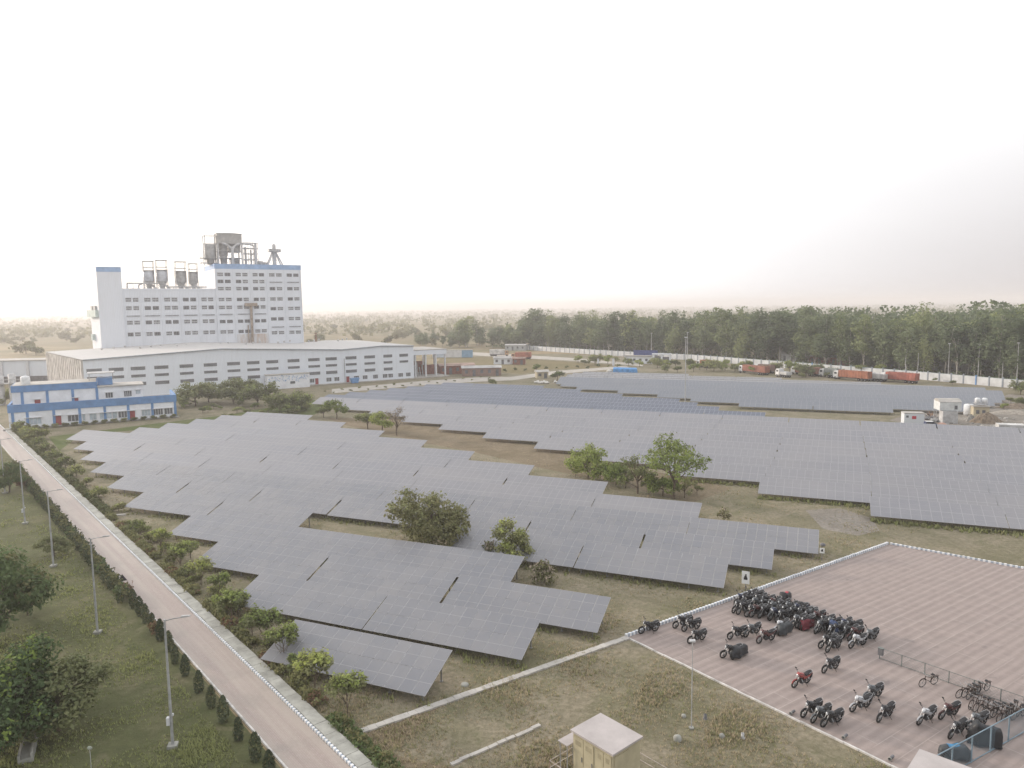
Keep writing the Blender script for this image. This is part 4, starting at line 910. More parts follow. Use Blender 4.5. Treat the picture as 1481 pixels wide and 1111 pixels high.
mb = MB(); mb.loft([[(-2.3,.2,5.0),(2.4,.2,5.0),(2.4,4.3,5.0),(-2.3,4.3,5.0)],[(-2.3,1.6,5.6),(2.4,1.6,5.6),(2.4,2.9,5.6),(-2.3,2.9,5.6)]], smooth=False); mb.build('roof', CONC, d_)
for x in (-2.1,2.2):
    for y in (4, 2.6): mb = MB(); mb.tube((x,y,0),(x,y,3.1),.1,n=5); mb.build('leg', STEELG, d_)
d_ = thing('storage_tank', 'large upright white tank in the yard', 'tank', yb(1401, 601)); mb = MB(); mb.lathe([(.01,.02),(1.15,.02),(1.15,2.6),(.9,2.8),(.01,2.85)], n=20)
for z in (.6,1.3,2.0): mb.torus((0,0,z),1.15,.04,20,4,'z')
mb.build('tank', mat('tank_white', (.72,.73,.74)), d_); mb = MB(); mb.tube((1.2,0,0),(1.2,0,2.7),.05,n=4); mb.lathe([(.3,2.8),(.3,2.95),(.01,2.97)],n=8); mb.build('pipe', STEELG, d_)
d_ = thing('yard_hut', 'cream hut with an open front carrying two roof tanks', 'hut', yb(1419, 604), R(-14))
mb = MB(); mb.bx(-1.7,1.7,0,2.6,0,2.6); mb.build('wall', mat('cream_plaster', (.50,.44,.32)), d_); mb = MB(); mb.bx(-1.9,1.9,-.3,2.8,2.6,2.78); mb.build('roof', CONC, d_)
for x in (-.8,.5): mb = MB(); mb.bx(x-.35,x+.35,-.04,.01,.9,1.8); mb.build('window', SHADE_GREY, d_)
mb = MB(); mb.bx(-1.2,1.5,.3,2.2,3.3,3.4)
for x in (-1,1.3):
    for y in (.5,2): mb.tube((x,y,2.7),(x,y,3.3),.06,n=4)
mb.build('tank_stand', STEELG, d_)
for i, (x, lab) in enumerate(((-.55, 'white roof tank on the cream hut, nearer the big tank'), (.95, 'white roof tank on the cream hut, nearer the track'))):
    p = yb(1419, 604)+Vector((math.cos(R(-14))*x-math.sin(R(-14))*1.2, math.sin(R(-14))*x+math.cos(R(-14))*1.2, 3.4)); d2 = thing('roof_tank', lab, 'tank', p, 0, 'tanks on the cream hut')
    mb = MB(); mb.lathe([(.01,0),(.6,0),(.62,1.0),(.35,1.25),(.01,1.27)], n=14); mb.build('tank', mat('tank_white', (.72,.73,.74)), d2); mb = MB(); mb.lathe([(.2,1.22),(.2,1.32),(.01,1.33)], n=8); mb.build('lid', STEELG, d2)
def heap(px, py, rx, ry, h, m_, label, n=1, name='soil_heap', cat='heap', grp=None):
    t = G(px, py); mb = MB(); rs = random.Random(px); N1, N2 = 22, 8; vs = []; fs = []
    for i in range(N2+1):
        f = i/N2
        for j in range(N1):
            a = 2*math.pi*j/N1; q = f*(1+.13*math.sin(3*a+px)+rs.uniform(-.05,.05)); vs.append((rx*q*math.cos(a), ry*q*math.sin(a), h*(1-f**1.6)+rs.uniform(-.05,.05)*h*(f < .97)-.03*(f > .95)))
    for i in range(N2):
        for j in range(N1): j2 = (j+1) % N1; fs.append((i*N1+j, (i+1)*N1+j, (i+1)*N1+j2, i*N1+j2))
    mb.add(vs, fs, 0, False); o = mb.build(name, m_, None, t); tag(o, label, cat, grp); return o
SOIL = mat('heap_soil', (.22,.175,.13), .95, .25, 1.5, bump=.5); SAND = mat('heap_sand', (.36,.32,.27), .95, .2, 1.5, bump=.4); GRAV = mat('heap_rubble', (.30,.29,.27), .95, .35, 2.5, bump=.8)
heap(1427, 611, 3.6, 2.0, 2.3, SOIL, 'brown soil heap in front of the cream hut')
heap(1404, 609, 1.3, 1.0, 1.6, GRAV, 'grey rubble heap between the cabin hopper and the soil heap')
heap(1462, 598, 6, 2.6, .9, SAND, 'long pale sand bank beside the yard track')
heap(1446, 618, 4, 1.4, .6, GRAV, 'flat grey rubble spread at the edge of the middle solar array')
heap(1412, 619, 5, 1.2, .55, GRAV, 'low grey rubble bank beside the solar row near the soil heap')
heap(1385, 618, 3.5, .9, .5, SOIL, 'low brown earth bank below the batching cabin')
heap(1470, 590, 5, 2.4, 1.2, SOIL, 'brown bank under the bushes at the yard corner')
rs = random.Random(5)
for i in range(34):
    px = rs.uniform(1330, 1475); py = rs.uniform(606, 621); g_ = G(px, py)
    s_ = rs.uniform(.25, .6); mb = MB(); mb.loft([[(s_*rs.uniform(.7,1.2)*math.cos(a)*(1-.25*k), s_*rs.uniform(.6,1.1)*math.sin(a)*(1-.25*k), k*s_*.7) for a in [q*math.pi/3 for q in range(6)]] for k in range(2)], smooth=False)
    o = mb.build('rubble_block', GRAV if i % 3 else CONC, None, g_); tag(o, 'broken concrete lump scattered across the contractor yard', 'rubble', 'rubble lumps in the yard')
d_ = thing('car', 'dark blue and white car parked at the yard edge', 'car', yb(1346, 619), R(-12))
mb = MB(); mb.loft([[(-1.9,-.8,.35),(1.9,-.8,.35),(1.9,.8,.35),(-1.9,.8,.35)],[(-1.9,-.82,.85),(1.85,-.82,.8),(1.85,.82,.8),(-1.9,.82,.85)],[(-1.3,-.7,.95),(1.0,-.7,.95),(1.0,.7,.95),(-1.3,.7,.95)],[(-1.1,-.62,1.45),(.4,-.62,1.45),(.4,.62,1.45),(-1.1,.62,1.45)]], smooth=False); mb.build('body', mat('car_navy', (.05,.07,.13), .3, .1, 1), d_)
mb = MB(); mb.bx(-1.05,.35,-.64,.64,1.46,1.5); mb.build('roof', CABW, d_); mb = MB(); mb.bx(-1.0,.5,-.69,.69,1.0,1.38); mb.build('window', GLS, d_)
for x in (-1.2,1.2):
    for y in (-.75,.75): o = link('wheel', TWHEEL, d_, (x,y,.31)); o.scale = (.6,.6,.6)
d_ = thing('debris_tarp', 'pinkish tarpaulin lump beside the dark blue car', 'tarpaulin', yb(1362, 619)); mb = MB(); mb.ell((0,0,.45),(1.2,.8,.8),10,6); mb.ell((.9,.3,.3),(.7,.6,.5),8,5); mb.build('cover', mat('pink_tarp', (.45,.28,.22), .8), d_)
t = truck(G(1470, 631), R(-20), 7, (.55,.55,.54), 'pale tipper lorry at the picture edge beside the middle array', h=1.4); t['group'] = 'yard vehicles'
for i, (px, py) in enumerate(((1343, 607), (1352, 610), (1349, 604))):
    d_ = thing('scrap_pile', ['dark pile of scrap steel just past the white cabin', 'grey pile of formwork boards beside the batching cabin', 'dark machine parts pile behind the dark car'][i], 'scrap', G(px, py), R(30*i)); mb = MB(); rs = random.Random(i)
    for q in range(14): a = (rs.uniform(-1.6,1.6), rs.uniform(-.8,.8), rs.uniform(.05,.6)); mb.tube(a, (a[0]+rs.uniform(-1,1), a[1]+rs.uniform(-.7,.7), a[2]+rs.uniform(0,.9)), .1, n=4)
    mb.ell((0,0,.3),(1.3,.8,.5),8,5); mb.build('scrap', [SHADE_GREY, STEELG, RUST][i], d_)
# ------------------------------------------------------------------ vegetation
LF_EUC = leafmat('eucalyptus_leaves', (.105, .125, .065), (.055, .075, .040))
LF_EUL = leafmat('eucalyptus_light_leaves', (.15, .17, .075), (.085, .105, .05))
LF_MID = leafmat('dusty_leaves', (.15, .155, .075), (.075, .085, .04))
LF_LGT = leafmat('fresh_leaves', (.21, .235, .07), (.11, .14, .045))
LF_DRK = leafmat('dark_leaves', (.085, .115, .05), (.045, .065, .028))
LF_HALL = leafmat('muted_green_leaves', (.125, .135, .065), (.07, .085, .04))  # mid green between the dark and the dusty leaves
LF_YEL = leafmat('young_leaf_tips', (.20, .24, .055), (.12, .16, .045))
LF_OLV = leafmat('olive_leaves', (.13, .125, .06), (.06, .065, .03))
LF_DRY = leafmat('dry_twigs', (.22, .18, .14), (.13, .11, .09), .1)
LF_CON = leafmat('conifer_leaves', (.055, .065, .035), (.022, .03, .018), .1)
LF_RED = leafmat('red_leaves', (.14, .095, .055), (.075, .05, .035))
BARK = mat('brown_bark', (.16, .125, .095), .95, .3, 3); BARKP = mat('pale_bark', (.36, .34, .30), .9, .25, 1.5)
def crown_mesh(seed, blobs, ncl, per, leaf, spread, mats, tipshare=0.0, shell=.55):
    rs = random.Random(seed); random.seed(seed); mb = MB()
    wts = [b[1][0]*b[1][1]*b[1][2] for b in blobs]; tot = sum(wts)
    for (c, r), w in zip(blobs, wts):
        k = max(3, int(ncl*w/tot)); c = Vector(c)
        for i in range(k):
            d = Vector((rs.gauss(0,1), rs.gauss(0,1), rs.gauss(0,1))).normalized(); q = (shell+(1-shell)*rs.random()) if rs.random() < .75 else rs.random()
            q *= rs.uniform(.86, 1.12); p = c+Vector((d.x*r[0]*q, d.y*r[1]*q, d.z*r[2]*q))
            if p.z < .1: continue
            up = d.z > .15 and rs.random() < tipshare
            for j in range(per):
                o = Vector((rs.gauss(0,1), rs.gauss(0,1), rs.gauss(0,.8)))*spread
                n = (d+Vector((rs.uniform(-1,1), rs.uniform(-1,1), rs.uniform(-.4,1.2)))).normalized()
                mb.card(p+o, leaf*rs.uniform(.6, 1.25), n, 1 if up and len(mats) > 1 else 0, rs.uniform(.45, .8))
    return mb.mesh('crown', mats)
def trunk_mesh(seed, H, r, blobs, m_, bend=.05, twigs=2, fork=.45):
    rs = random.Random(seed+99); mb = MB(); pts = [Vector((0,0,-.15))]; n = 6
    for i in range(1, n+1): pts.append(Vector((rs.uniform(-bend,bend)*H*.5, rs.uniform(-bend,bend)*H*.5, H*i/n)))
    for i in range(n): mb.tube(pts[i], pts[i+1], r*(1-.13*i), r*(1-.13*(i+1)), 7, caps=False)
    for c, q in blobs:
        c = Vector(c); k = min(n-1, max(1, int(fork*n+rs.random()*2)));
        base = pts[min(k, n)]
        if base.z > c.z: base = pts[1]
        midp = base.lerp(c, .5)+Vector((rs.uniform(-.1,.1)*H, rs.uniform(-.1,.1)*H, .04*H))
        mb.tube(base, midp, r*.5, r*.33, 5, caps=False); mb.tube(midp, c, r*.33, r*.14, 5, caps=False)
        for t in range(twigs):
            e = c+Vector((rs.uniform(-1,1)*q[0], rs.uniform(-1,1)*q[1], rs.uniform(-.3,1)*q[2]))*.85
            mb.tube(midp.lerp(c, rs.random()), e, r*.16, r*.05, 4, caps=False)
    return mb.mesh('trunk', [m_])
def tree(nm, label, loc, cm, tm, scale=1, rz=None, group=None, cat='tree'):
    t = thing(nm, label, cat, loc, random.uniform(0, 6.28) if rz is None else rz, group, scale)
    link('crown', cm, t); 
    if tm: link('trunk', tm, t)
    return t
def euc(seed, leafm):
    rs = random.Random(seed); H = 24; bl = []
    x = y = 0
    lo = .36 if seed % 3 == 0 else .16
    for i in range(13):
        z = H*(lo+(.94-lo)*i/12); w = (1.5+2.3*math.sin(math.pi*(i+1.5)/14))*rs.uniform(.7,1.35); a = rs.uniform(0,6.28); o = w*.62
        bl.append(((math.cos(a)*o, math.sin(a)*o, z), (w, w, w*rs.uniform(.7,1.1))))
    return crown_mesh(seed, bl, 400, 6, .44, .55, [leafm]), trunk_mesh(seed, H*.92, .27, bl[::2], BARKP, .03, 1)
EUC = [euc(i, LF_EUC if i % 4 else LF_EUL) for i in range(8)]
# --- wood behind the boundary wall
wps = [G(1640, 578)]+pts[1:]+[G(690, 502)]
seg = []
for a, b_ in zip(wps[:-1], wps[1:]): seg.append((a, b_, (b_-a).length))
Ltot = sum(s[2] for s in seg)
def wpt(s):
    for a, b_, l in seg:
        if s <= l: d = (b_-a).normalized(); return a+d*s, Vector((d.y, -d.x, 0))
        s -= l
    d = (seg[-1][1]-seg[-1][0]).normalized(); return seg[-1][1]+d*s, Vector((d.y, -d.x, 0))
rs = random.Random(21); cnt = 0; back = []
WOODL = ['tall grey-green eucalyptus standing in the wood behind the boundary wall']
s = 0
for rowi in range(36):
    s = rs.uniform(0, 6)
    while s < Ltot+(30 if rowi > 1 else 0):
        p, nn = wpt(s)
        if nn.x < 0: nn = -nn
        q = p+nn*(13+rowi*6.5+rs.uniform(-2.5, 2.5))
        u = s/Ltot
        thin = (u > .80 and rs.random() < .45) or (u > .93 and rs.random() < .6)
        if not thin and (rowi < 12 or u < .8):
            sc = (rs.uniform(.60, .98) if rs.random() < .88 else rs.uniform(.98, 1.16))*(1.10-.26*u)
            if rowi < 5 and cnt < 285:
                k = rs.randrange(8); lab = WOODL[0] if k % 4 else 'lighter yellow-green eucalyptus standing in the wood behind the boundary wall'
                t = thing('eucalyptus', lab, 'tree', (q.x, q.y, 0), rs.uniform(0,6.28), 'eucalyptus trees of the wood' if k % 4 else 'light eucalyptus trees of the wood', (sc*rs.uniform(.85,1.35), sc*rs.uniform(.85,1.35), sc))
                link('crown', EUC[k][0], t); link('trunk', EUC[k][1], t); cnt += 1
            elif rowi >= 4: back.append((q, sc))
        s += rs.uniform(4.6, 8.2)+rowi*.09
mb = MB(); random.seed(3)
for q, sc in back:
    H = 24*sc; w = 2.6*sc
    for i in range(46):
        z = H*(.45+.53*rs.random()); o = w*(1.25-.7*(z/H-.45)); a = rs.uniform(0,6.28); rr_ = o*math.sqrt(rs.random())
        mb.card(q+Vector((math.cos(a)*rr_, math.sin(a)*rr_, z)), rs.uniform(.6,1.25), Vector((rs.uniform(-1,1), rs.uniform(-1,.4), rs.uniform(0,1))).normalized(), 0 if rs.random() < .8 else 1, .7)
tag(mb.build('wood', [LF_EUC, LF_EUL]), kind='stuff')
# undergrowth strip at the foot of the wood
def scrub(seed, pos_fn, n, leaf, mats, spread=.35, per=5):
    rs = random.Random(seed); random.seed(seed); mb = MB()
    for i in range(n):
        p = pos_fn(rs)
        mi = rs.randrange(len(mats)) if rs.random() < .5 else 0
        for j in range(per): mb.card(p+Vector((rs.gauss(0,1), rs.gauss(0,1), rs.gauss(0,.6)))*spread, leaf*rs.uniform(.6,1.3), Vector((rs.uniform(-1,1), rs.uniform(-1,1), rs.uniform(0,1.2))).normalized(), mi, .7)
    return mb
def uf(rs):
    p, nn = wpt(rs.uniform(0, Ltot)); nn = nn if nn.x > 0 else -nn
    return p+nn*(rs.uniform(6, 40))+Vector((0,0,rs.uniform(.1,2.6)*rs.random()))
tag(scrub(5, uf, 2600, .5, [LF_DRK, LF_OLV, LF_EUC], .6).build('undergrowth', [LF_DRK, LF_OLV, LF_EUC]), kind='stuff')

# --- mid trees
def broad(seed, H, W_, mats, ncl=420, per=7, leaf=.16, low=.1, tip=.1, bark=None, nb_=11, flat=.8, r=None, twigs=3, spread=.2):
    rs = random.Random(seed); bl = []
    for i in range(nb_):
        a = 2.399*i+rs.uniform(-.4,.4); q = math.sqrt((i+.5)/nb_); z = H*(low+(1-low)*(.30+.5*rs.random()*(1-q*.35)+.08*(1-q)))
        w = W_*rs.uniform(.26,.40)*(1.1-.3*q); bl.append(((math.cos(a)*q*W_*.78, math.sin(a)*q*W_*.78, min(z*(.62 if (i % 3 == 1 and low < .21) else 1), H-w*.75)), (w, w, w*flat)))
    return crown_mesh(seed, bl, ncl, per, leaf, spread, mats, tip), trunk_mesh(seed, H*.72, r or H*.022, bl, bark or BARK, .06, twigs, .3)
B = broad(31, 7.9, 5.5, [LF_OLV, LF_MID], 1000, 8, .17, .0, .45, nb_=19, spread=.24)
tree('round_tree', 'large round dusty olive tree growing in a gap of the near solar array', G(625, 789), *B, rz=.3)
B2 = broad(32, 5.7, 2.3, [LF_MID, LF_LGT], 420, 7, .15, .05, .4, nb_=11)
tree('young_tree', 'light green young tree rising between the solar tables beside the round tree', G(742, 815), *B2, rz=1.3)
Bs = broad(33, 2.6, 1.6, [LF_OLV, LF_DRY], 170, 6, .13, .0, .5, nb_=7)
tree('shrub', 'scruffy low olive shrub in front of the light green young tree', G(788, 842), *Bs, cat='shrub')
tree('shrub', 'pale dry shrub leaning against the light green young tree', G(712, 806), *Bs, scale=.9, cat='shrub')
C1 = broad(41, 6.2, 4.5, [LF_LGT, LF_MID], 620, 7, .16, .16, .1, nb_=13)
C2 = broad(42, 5.4, 3.5, [LF_LGT, LF_MID], 400, 7, .15, .10, .2, nb_=11)
C3 = broad(43, 7.6, 3.1, [LF_MID, LF_LGT], 260, 6, .14, .04, .3, nb_=11)
C4 = broad(44, 9.6, 5.9, [LF_LGT, LF_MID], 560, 7, .16, .30, .3, nb_=14, r=.2)
tree('acacia', 'bright green round-headed tree, first of the clump between the arrays', G(850, 692), *C1, rz=.5)
tree('acacia', 'lower bright green tree touching the round-headed one between the arrays', G(891, 702), *C2, rz=2.)
tree('acacia', 'thin greyish half-bare tree in the middle of the clump between the arrays', G(922, 714), *C3, rz=4.)
tree('acacia', 'tallest spreading airy tree at the yard side of the clump between arrays', G(975, 722), *C4, rz=1.)
tree('shrub', 'green bushy undergrowth at the foot of the tallest airy tree', G(958, 718), *C2, scale=.8, cat='shrub')
for i, (px, py, sc) in enumerate(((868,694,.42),(905,706,.5),(938,714,.55),(990,720,.5),(1008,716,.35),(832,690,.35))): tree('shrub', f'low shrub at the feet of the tree clump between the arrays, {ORD[i]} in its ragged line' if False else 'low scruffy shrub at the feet of the tree clump between the arrays', G(px, py), *C3, scale=sc, group='low shrubs under the tree clump', cat='shrub')
Sp = broad(45, 2.8, 1.0, [LF_OLV, LF_DRY], 60, 5, .12, .1, .4, nb_=5)
tree('sapling', 'faint thin sapling behind the end of the near solar array', G(1047, 757), *Sp, cat='sapling')
FRY = broad(46, 7.3, 3.0, [LF_DRY], 150, 5, .12, .25, .1, nb_=9, twigs=6)
B5 = broad(47, 6.4, 3.2, [LF_LGT, LF_MID], 300, 7, .17, .12, .3, nb_=9); B6 = broad(48, 6.2, 3.0, [LF_MID, LF_LGT], 300, 7, .17, .1, .3, nb_=9)
tree('tree', 'purplish half-bare tree at the end of the bare strip', G(574, 630), *FRY, rz=2)
tree('tree', 'light green tree beside the purplish half-bare tree', G(553, 626), *B5, scale=1.05)
tree('tree', 'broad dusty green tree next to the light green one on the bare strip', G(532, 621), *B6, scale=1.0)
tree('tree', 'pale green tree at the hall end of the bare strip', G(487, 606), *B5, scale=1.1, rz=3)
tree('shrub', 'grey-green shrub beside the pale green tree near the hall', G(468, 604), *B6, scale=.75, cat='shrub')
BH = broad(49, 8.6, 5.0, [LF_HALL, LF_MID], 520, 7, .22, .05, .4, nb_=13, spread=.3); BH2 = broad(50, 7.2, 4.0, [LF_MID, LF_LGT], 360, 7, .2, .08, .4, nb_=11, spread=.3)
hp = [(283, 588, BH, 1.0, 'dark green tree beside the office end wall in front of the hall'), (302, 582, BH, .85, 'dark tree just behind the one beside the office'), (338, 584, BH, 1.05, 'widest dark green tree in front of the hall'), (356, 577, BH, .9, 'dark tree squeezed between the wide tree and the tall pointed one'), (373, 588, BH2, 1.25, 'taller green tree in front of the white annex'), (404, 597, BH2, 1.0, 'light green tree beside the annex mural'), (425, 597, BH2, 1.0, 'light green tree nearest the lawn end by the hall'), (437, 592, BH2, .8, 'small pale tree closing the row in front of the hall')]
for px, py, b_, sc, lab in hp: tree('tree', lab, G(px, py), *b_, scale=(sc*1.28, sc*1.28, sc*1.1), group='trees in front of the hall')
rs = random.Random(44)
for i in range(22):
    px = 268+i*8.4+rs.uniform(-3,3); tree('shrub', 'low green shrub at the foot of the trees in front of the hall', G(px, 600-abs(px-350)*.02+rs.uniform(-8,5)-(6 if px < 300 else 0)), *(B6 if i % 2 else B5), scale=rs.uniform(.25,.5), group='low shrubs under the hall trees', cat='shrub')
for i in range(34):
    px = 835+i*14.4+rs.uniform(-5,5); py = 524.5+max(0, px-900)*.058+rs.uniform(0,6); tree('bush', 'light green wild bush growing along the foot of the boundary wall', G(px, py), *((B5, B6, BH2)[i % 3]), scale=rs.uniform(.6,1.15)*(1 if i < 28 else .5), group='wild bushes along the boundary wall', cat='bush')
for i, (px, py, sc, lab) in enumerate([(806, 551, .95, 'dusty green tree beside the cream hut'), (776, 537, .7, 'dark bushy tree behind the cream hut'), (712, 557, .45, 'yellow-green bush at the end of the brown sheds'), (980, 539, .7, 'pale green tree in front of the gateway, beside the tall mast'), (1003, 538, .85, 'yellow-green low tree by the small orange lorry'), (962, 538, .6, 'low green bush below the gateway'), (1063, 538, .7, 'grey-green bush beside the brick-red lorry'), (1080, 536, .95, 'light green tree in front of the brick-red lorry'), (1182, 540, .75, 'light green round tree behind the brown lorry'), (1245, 541, .95, 'light green round tree behind the orange-red lorry'), (1275, 541, .85, 'light green tree beside the small red kiosk'), (1160, 547, .4, 'dark round bush in front of the brown lorry'), (1378, 557, .42, 'dark bush below the bare white wall'), (1352, 552, .3, 'small dark bush hugging the white wall'), (1476, 571, .8, 'yellow-green bush at the wall end by the picture edge'), (1462, 584, .45, 'dark scrub bush at the corner of the rear solar array'), (1452, 592, .35, 'low olive bush beside the rear solar array corner'), (1478, 588, .5, 'olive bush above the sand bank')]):
    tree('bush' if sc < .6 else 'tree', lab, G(px, py), *((B6, B5, BH2)[i % 3]), scale=sc, cat='bush' if sc < .6 else 'tree')
for i in range(20):   # clipped shrubs along the service road
    px = 470+i*12.5; py = 567.5-(px-470)*.092+(3 if i % 2 else 0); tree('shrub', 'small clipped shrub in the row along the service road by the hall', G(px, py), B6[0], None, scale=rs.uniform(.16,.26), group='clipped shrubs along the service road', cat='shrub')
for i in range(14):
    px = 700+i*15; py = 538-(i*.55)+rs.uniform(-1,1.5); tree('shrub', 'small dark shrub dotting the edge of the open field', G(px, py), BH[0], None, scale=rs.uniform(.14,.30), group='shrubs along the open field', cat='shrub')
rs = random.Random(45)
for i in range(34):
    px = rs.uniform(600, 790); py = 498+rs.uniform(-6, 7); f = (px-590)/200
    t = tree('eucalyptus', 'loose mid-height tree scattered between the dry fields and the wood', G(px, py), *EUC[i % 8], scale=(rs.uniform(.8,1.4)*(.5+.4*f), rs.uniform(.8,1.4)*(.5+.4*f), rs.uniform(.35,.62)*(.7+.4*f)), group='scattered trees before the wood')
# tall loose trees at the far end of the wood
for i, (px, py, sc, lab) in enumerate([(676, 502, .95, 'tall loose tree clump standing alone before the wood'), (690, 500, .8, 'tall slim tree beside the lone clump before the wood'), (664, 503, .75, 'shorter tree on the hall side of the lone clump'), (775, 503, 1.15, 'tallest broad tree at the near end of the wood'), (790, 502, 1.05, 'tall tree crowding the broad one at the end of the wood'), (722, 500, .62, 'low rounded tree between the lone clump and the wood'), (738, 500, .6, 'low rounded tree closer to the wood than the lone clump')]):
    k = EUC[i]; tree('eucalyptus', lab, G(px, py), *k, scale=(sc*1.5, sc*1.5, sc), group='loose trees before the wood')
# --- road side: saplings, bushes, hedges
SAP = [broad(60+i, 2.9, 1.15, [LF_MID, LF_LGT], 240, 6, .085, .36, .6, nb_=9, r=.035, spread=.1, flat=1.15) for i in range(3)]
for i, (px, py, sc) in enumerate([(233,800,1.0),(262,826,1.1),(291,846,.95),(318,868,.9),(336,905,1.15),(386,938,1.2),(410,962,1.1),(457,1003,1.1),(503,1034,1.05),(276,812,.8),(345,893,.85),(365,925,.8),(432,985,.7)]):
    tree('sapling', f'leafy roadside sapling with thin stem, {ORD[i]} of the row counting from the office', G(px, py), *SAP[i % 3], scale=(sc*1.25, sc*1.25, sc*1.15), group='saplings along the road drain', cat='sapling')
RB = [broad(70+i, 2.3, 1.5, [LF_MID if i else LF_OLV, LF_LGT], 200, 6, .12, .05, .3, nb_=8, r=.05) for i in range(2)]
for i, (n_, d_, sc) in enumerate([(21,-205,1.1),(21.4,-197,1.2),(21.3,-190,1.0),(21.6,-181,1.2),(21.6,-172,1.15),(21.7,-163,1.1),(21.8,-153,1.15),(21.9,-143,1.15),(21.8,-134,.8),(21.6,-124,1.0),(22,-113,.75),(21.5,-101,.9),(22,-95,.8)]):
    tree('round_bush', f'round roadside bush in the line beside the drain, {ORD[i]} from the office', rd(n_, d_), *RB[i % 2], scale=sc, group='round bushes along the road drain', cat='bush')
rs = random.Random(51)
for i in range(12):
    tree('shrub', 'loose green shrub between the roadside saplings and the drain hedge', rd(21.3+rs.uniform(-.2,.9), -104+i*4.6+rs.uniform(-1,1)), *RB[i % 2], scale=rs.uniform(.45,.8), group='loose shrubs among the saplings', cat='shrub')
def hedge(name, label, n0, d0, d1, w, h, dens, mats, seed, gap=0.0, leaf=.10):
    rs = random.Random(seed); random.seed(seed); mb = MB(); N_ = int((d1-d0)*dens)
    for i in range(N_):
        d = rs.uniform(d0, d1); env = .72+.28*math.sin(d*1.7+seed)*math.sin(d*.61)+.12*math.sin(d*5.1)
        if gap and math.sin(d*.9+seed)+math.sin(d*.37) < -1.2+gap: continue
        a = rs.uniform(0, math.pi); q = rs.uniform(.55, 1.0); p = rd(n0+math.cos(a)*w/2*q*min(1.2, env+.25), d, max(.05, math.sin(a)**.6*h*env*q*rs.uniform(.75,1.1)))
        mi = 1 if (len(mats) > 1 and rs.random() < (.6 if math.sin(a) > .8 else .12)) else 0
        if len(mats) > 2 and math.sin(d*.33+seed)*math.sin(d*1.1) > .45 and rs.random() < .6: mi = 2
        for j in range(4): mb.card(p+Vector((rs.gauss(0,.07), rs.gauss(0,.07), rs.gauss(0,.06))), leaf*rs.uniform(.6,1.3), Vector((rs.uniform(-1,1), rs.uniform(-1,1), rs.uniform(-.2,1.2))).normalized(), mi, .6)
    return tag(mb.build(name, mats), label, 'hedge')
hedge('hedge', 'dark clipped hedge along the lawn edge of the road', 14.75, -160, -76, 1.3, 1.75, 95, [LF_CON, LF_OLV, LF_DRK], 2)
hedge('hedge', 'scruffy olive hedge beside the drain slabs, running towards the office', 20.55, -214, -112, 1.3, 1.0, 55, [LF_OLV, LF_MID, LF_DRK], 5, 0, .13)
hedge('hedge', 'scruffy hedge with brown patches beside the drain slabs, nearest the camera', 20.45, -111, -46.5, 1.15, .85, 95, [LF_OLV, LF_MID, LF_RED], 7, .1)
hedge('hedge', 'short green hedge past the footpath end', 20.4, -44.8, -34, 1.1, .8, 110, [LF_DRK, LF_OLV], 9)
def cone(seed):
    rs = random.Random(seed); random.seed(seed); mb = MB()
    for i in range(420):
        z = rs.uniform(.05, 1.0); rr_ = .36*math.sin(math.pi*min(1, z*.82+.16))**.75*rs.uniform(.8,1.05); a = rs.uniform(0,6.28)
        for j in range(2): mb.card(Vector((math.cos(a)*rr_+rs.gauss(0,.03), math.sin(a)*rr_+rs.gauss(0,.03), z*1.7)), .07*rs.uniform(.7,1.3), Vector((math.cos(a), math.sin(a), rs.uniform(-.3,.8))).normalized(), 0 if rs.random() < .85 else 1, .5)
    return mb.mesh('crown', [LF_CON, LF_OLV])
CON = [cone(80+i) for i in range(3)]; mb = MB(); mb.tube((0,0,-.1),(0,0,1.3),.05,.02,n=6); CTR = mb.mesh('trunk', [BARK])
for i, d_ in enumerate([-74.6,-72.2,-70.2,-68.0,-65.4,-62.9,-60.2,-57.6,-54.3,-51.6,-49.1,-46.3,-43.4,-41.2]):
    t = tree('conifer_shrub', f'dark egg-shaped conifer beside the road kerb, {ORD[i]} from the hedge end', rd(14.62+.5*(i < 6)*.6, d_), CON[i % 3], CTR, scale=rs.uniform(.92,1.14), group='conifers along the road kerb', cat='conifer')
for i, (px, py, lab) in enumerate(((186, 846, 'reddish dry shrub at the kerb where the clipped hedge ends'), (226, 905, 'reddish dry shrub between conifers beside the kerb'), (30, 693, 'dark red shrub at the far end of the clipped hedge'))):
    RBm = crown_mesh(90+i, [((0,0,.6),(.55,.55,.55)), ((.3,.2,.9),(.4,.4,.4))], 70, 5, .1, .1, [LF_RED, LF_OLV], .3); t = tree('red_shrub', lab, G(px, py+12), RBm, CTR, scale=1 if i < 2 else 1.7, cat='shrub')
# --- lawn trees
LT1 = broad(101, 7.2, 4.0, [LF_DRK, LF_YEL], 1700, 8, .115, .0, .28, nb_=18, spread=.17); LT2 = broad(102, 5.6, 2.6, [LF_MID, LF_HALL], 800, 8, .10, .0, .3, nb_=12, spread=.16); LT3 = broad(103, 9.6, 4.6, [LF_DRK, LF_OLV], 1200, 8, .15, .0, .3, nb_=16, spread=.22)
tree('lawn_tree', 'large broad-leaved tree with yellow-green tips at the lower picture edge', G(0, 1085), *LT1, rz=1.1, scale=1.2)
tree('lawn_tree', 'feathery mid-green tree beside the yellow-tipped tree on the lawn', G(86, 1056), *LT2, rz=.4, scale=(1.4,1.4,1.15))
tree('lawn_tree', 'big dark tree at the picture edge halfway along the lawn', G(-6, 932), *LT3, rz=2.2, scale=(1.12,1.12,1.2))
tree('lawn_tree', 'small dark bushy tree beside a lamp post on the lawn', G(78, 806), *LT2, rz=2, scale=(.8,.8,.62))
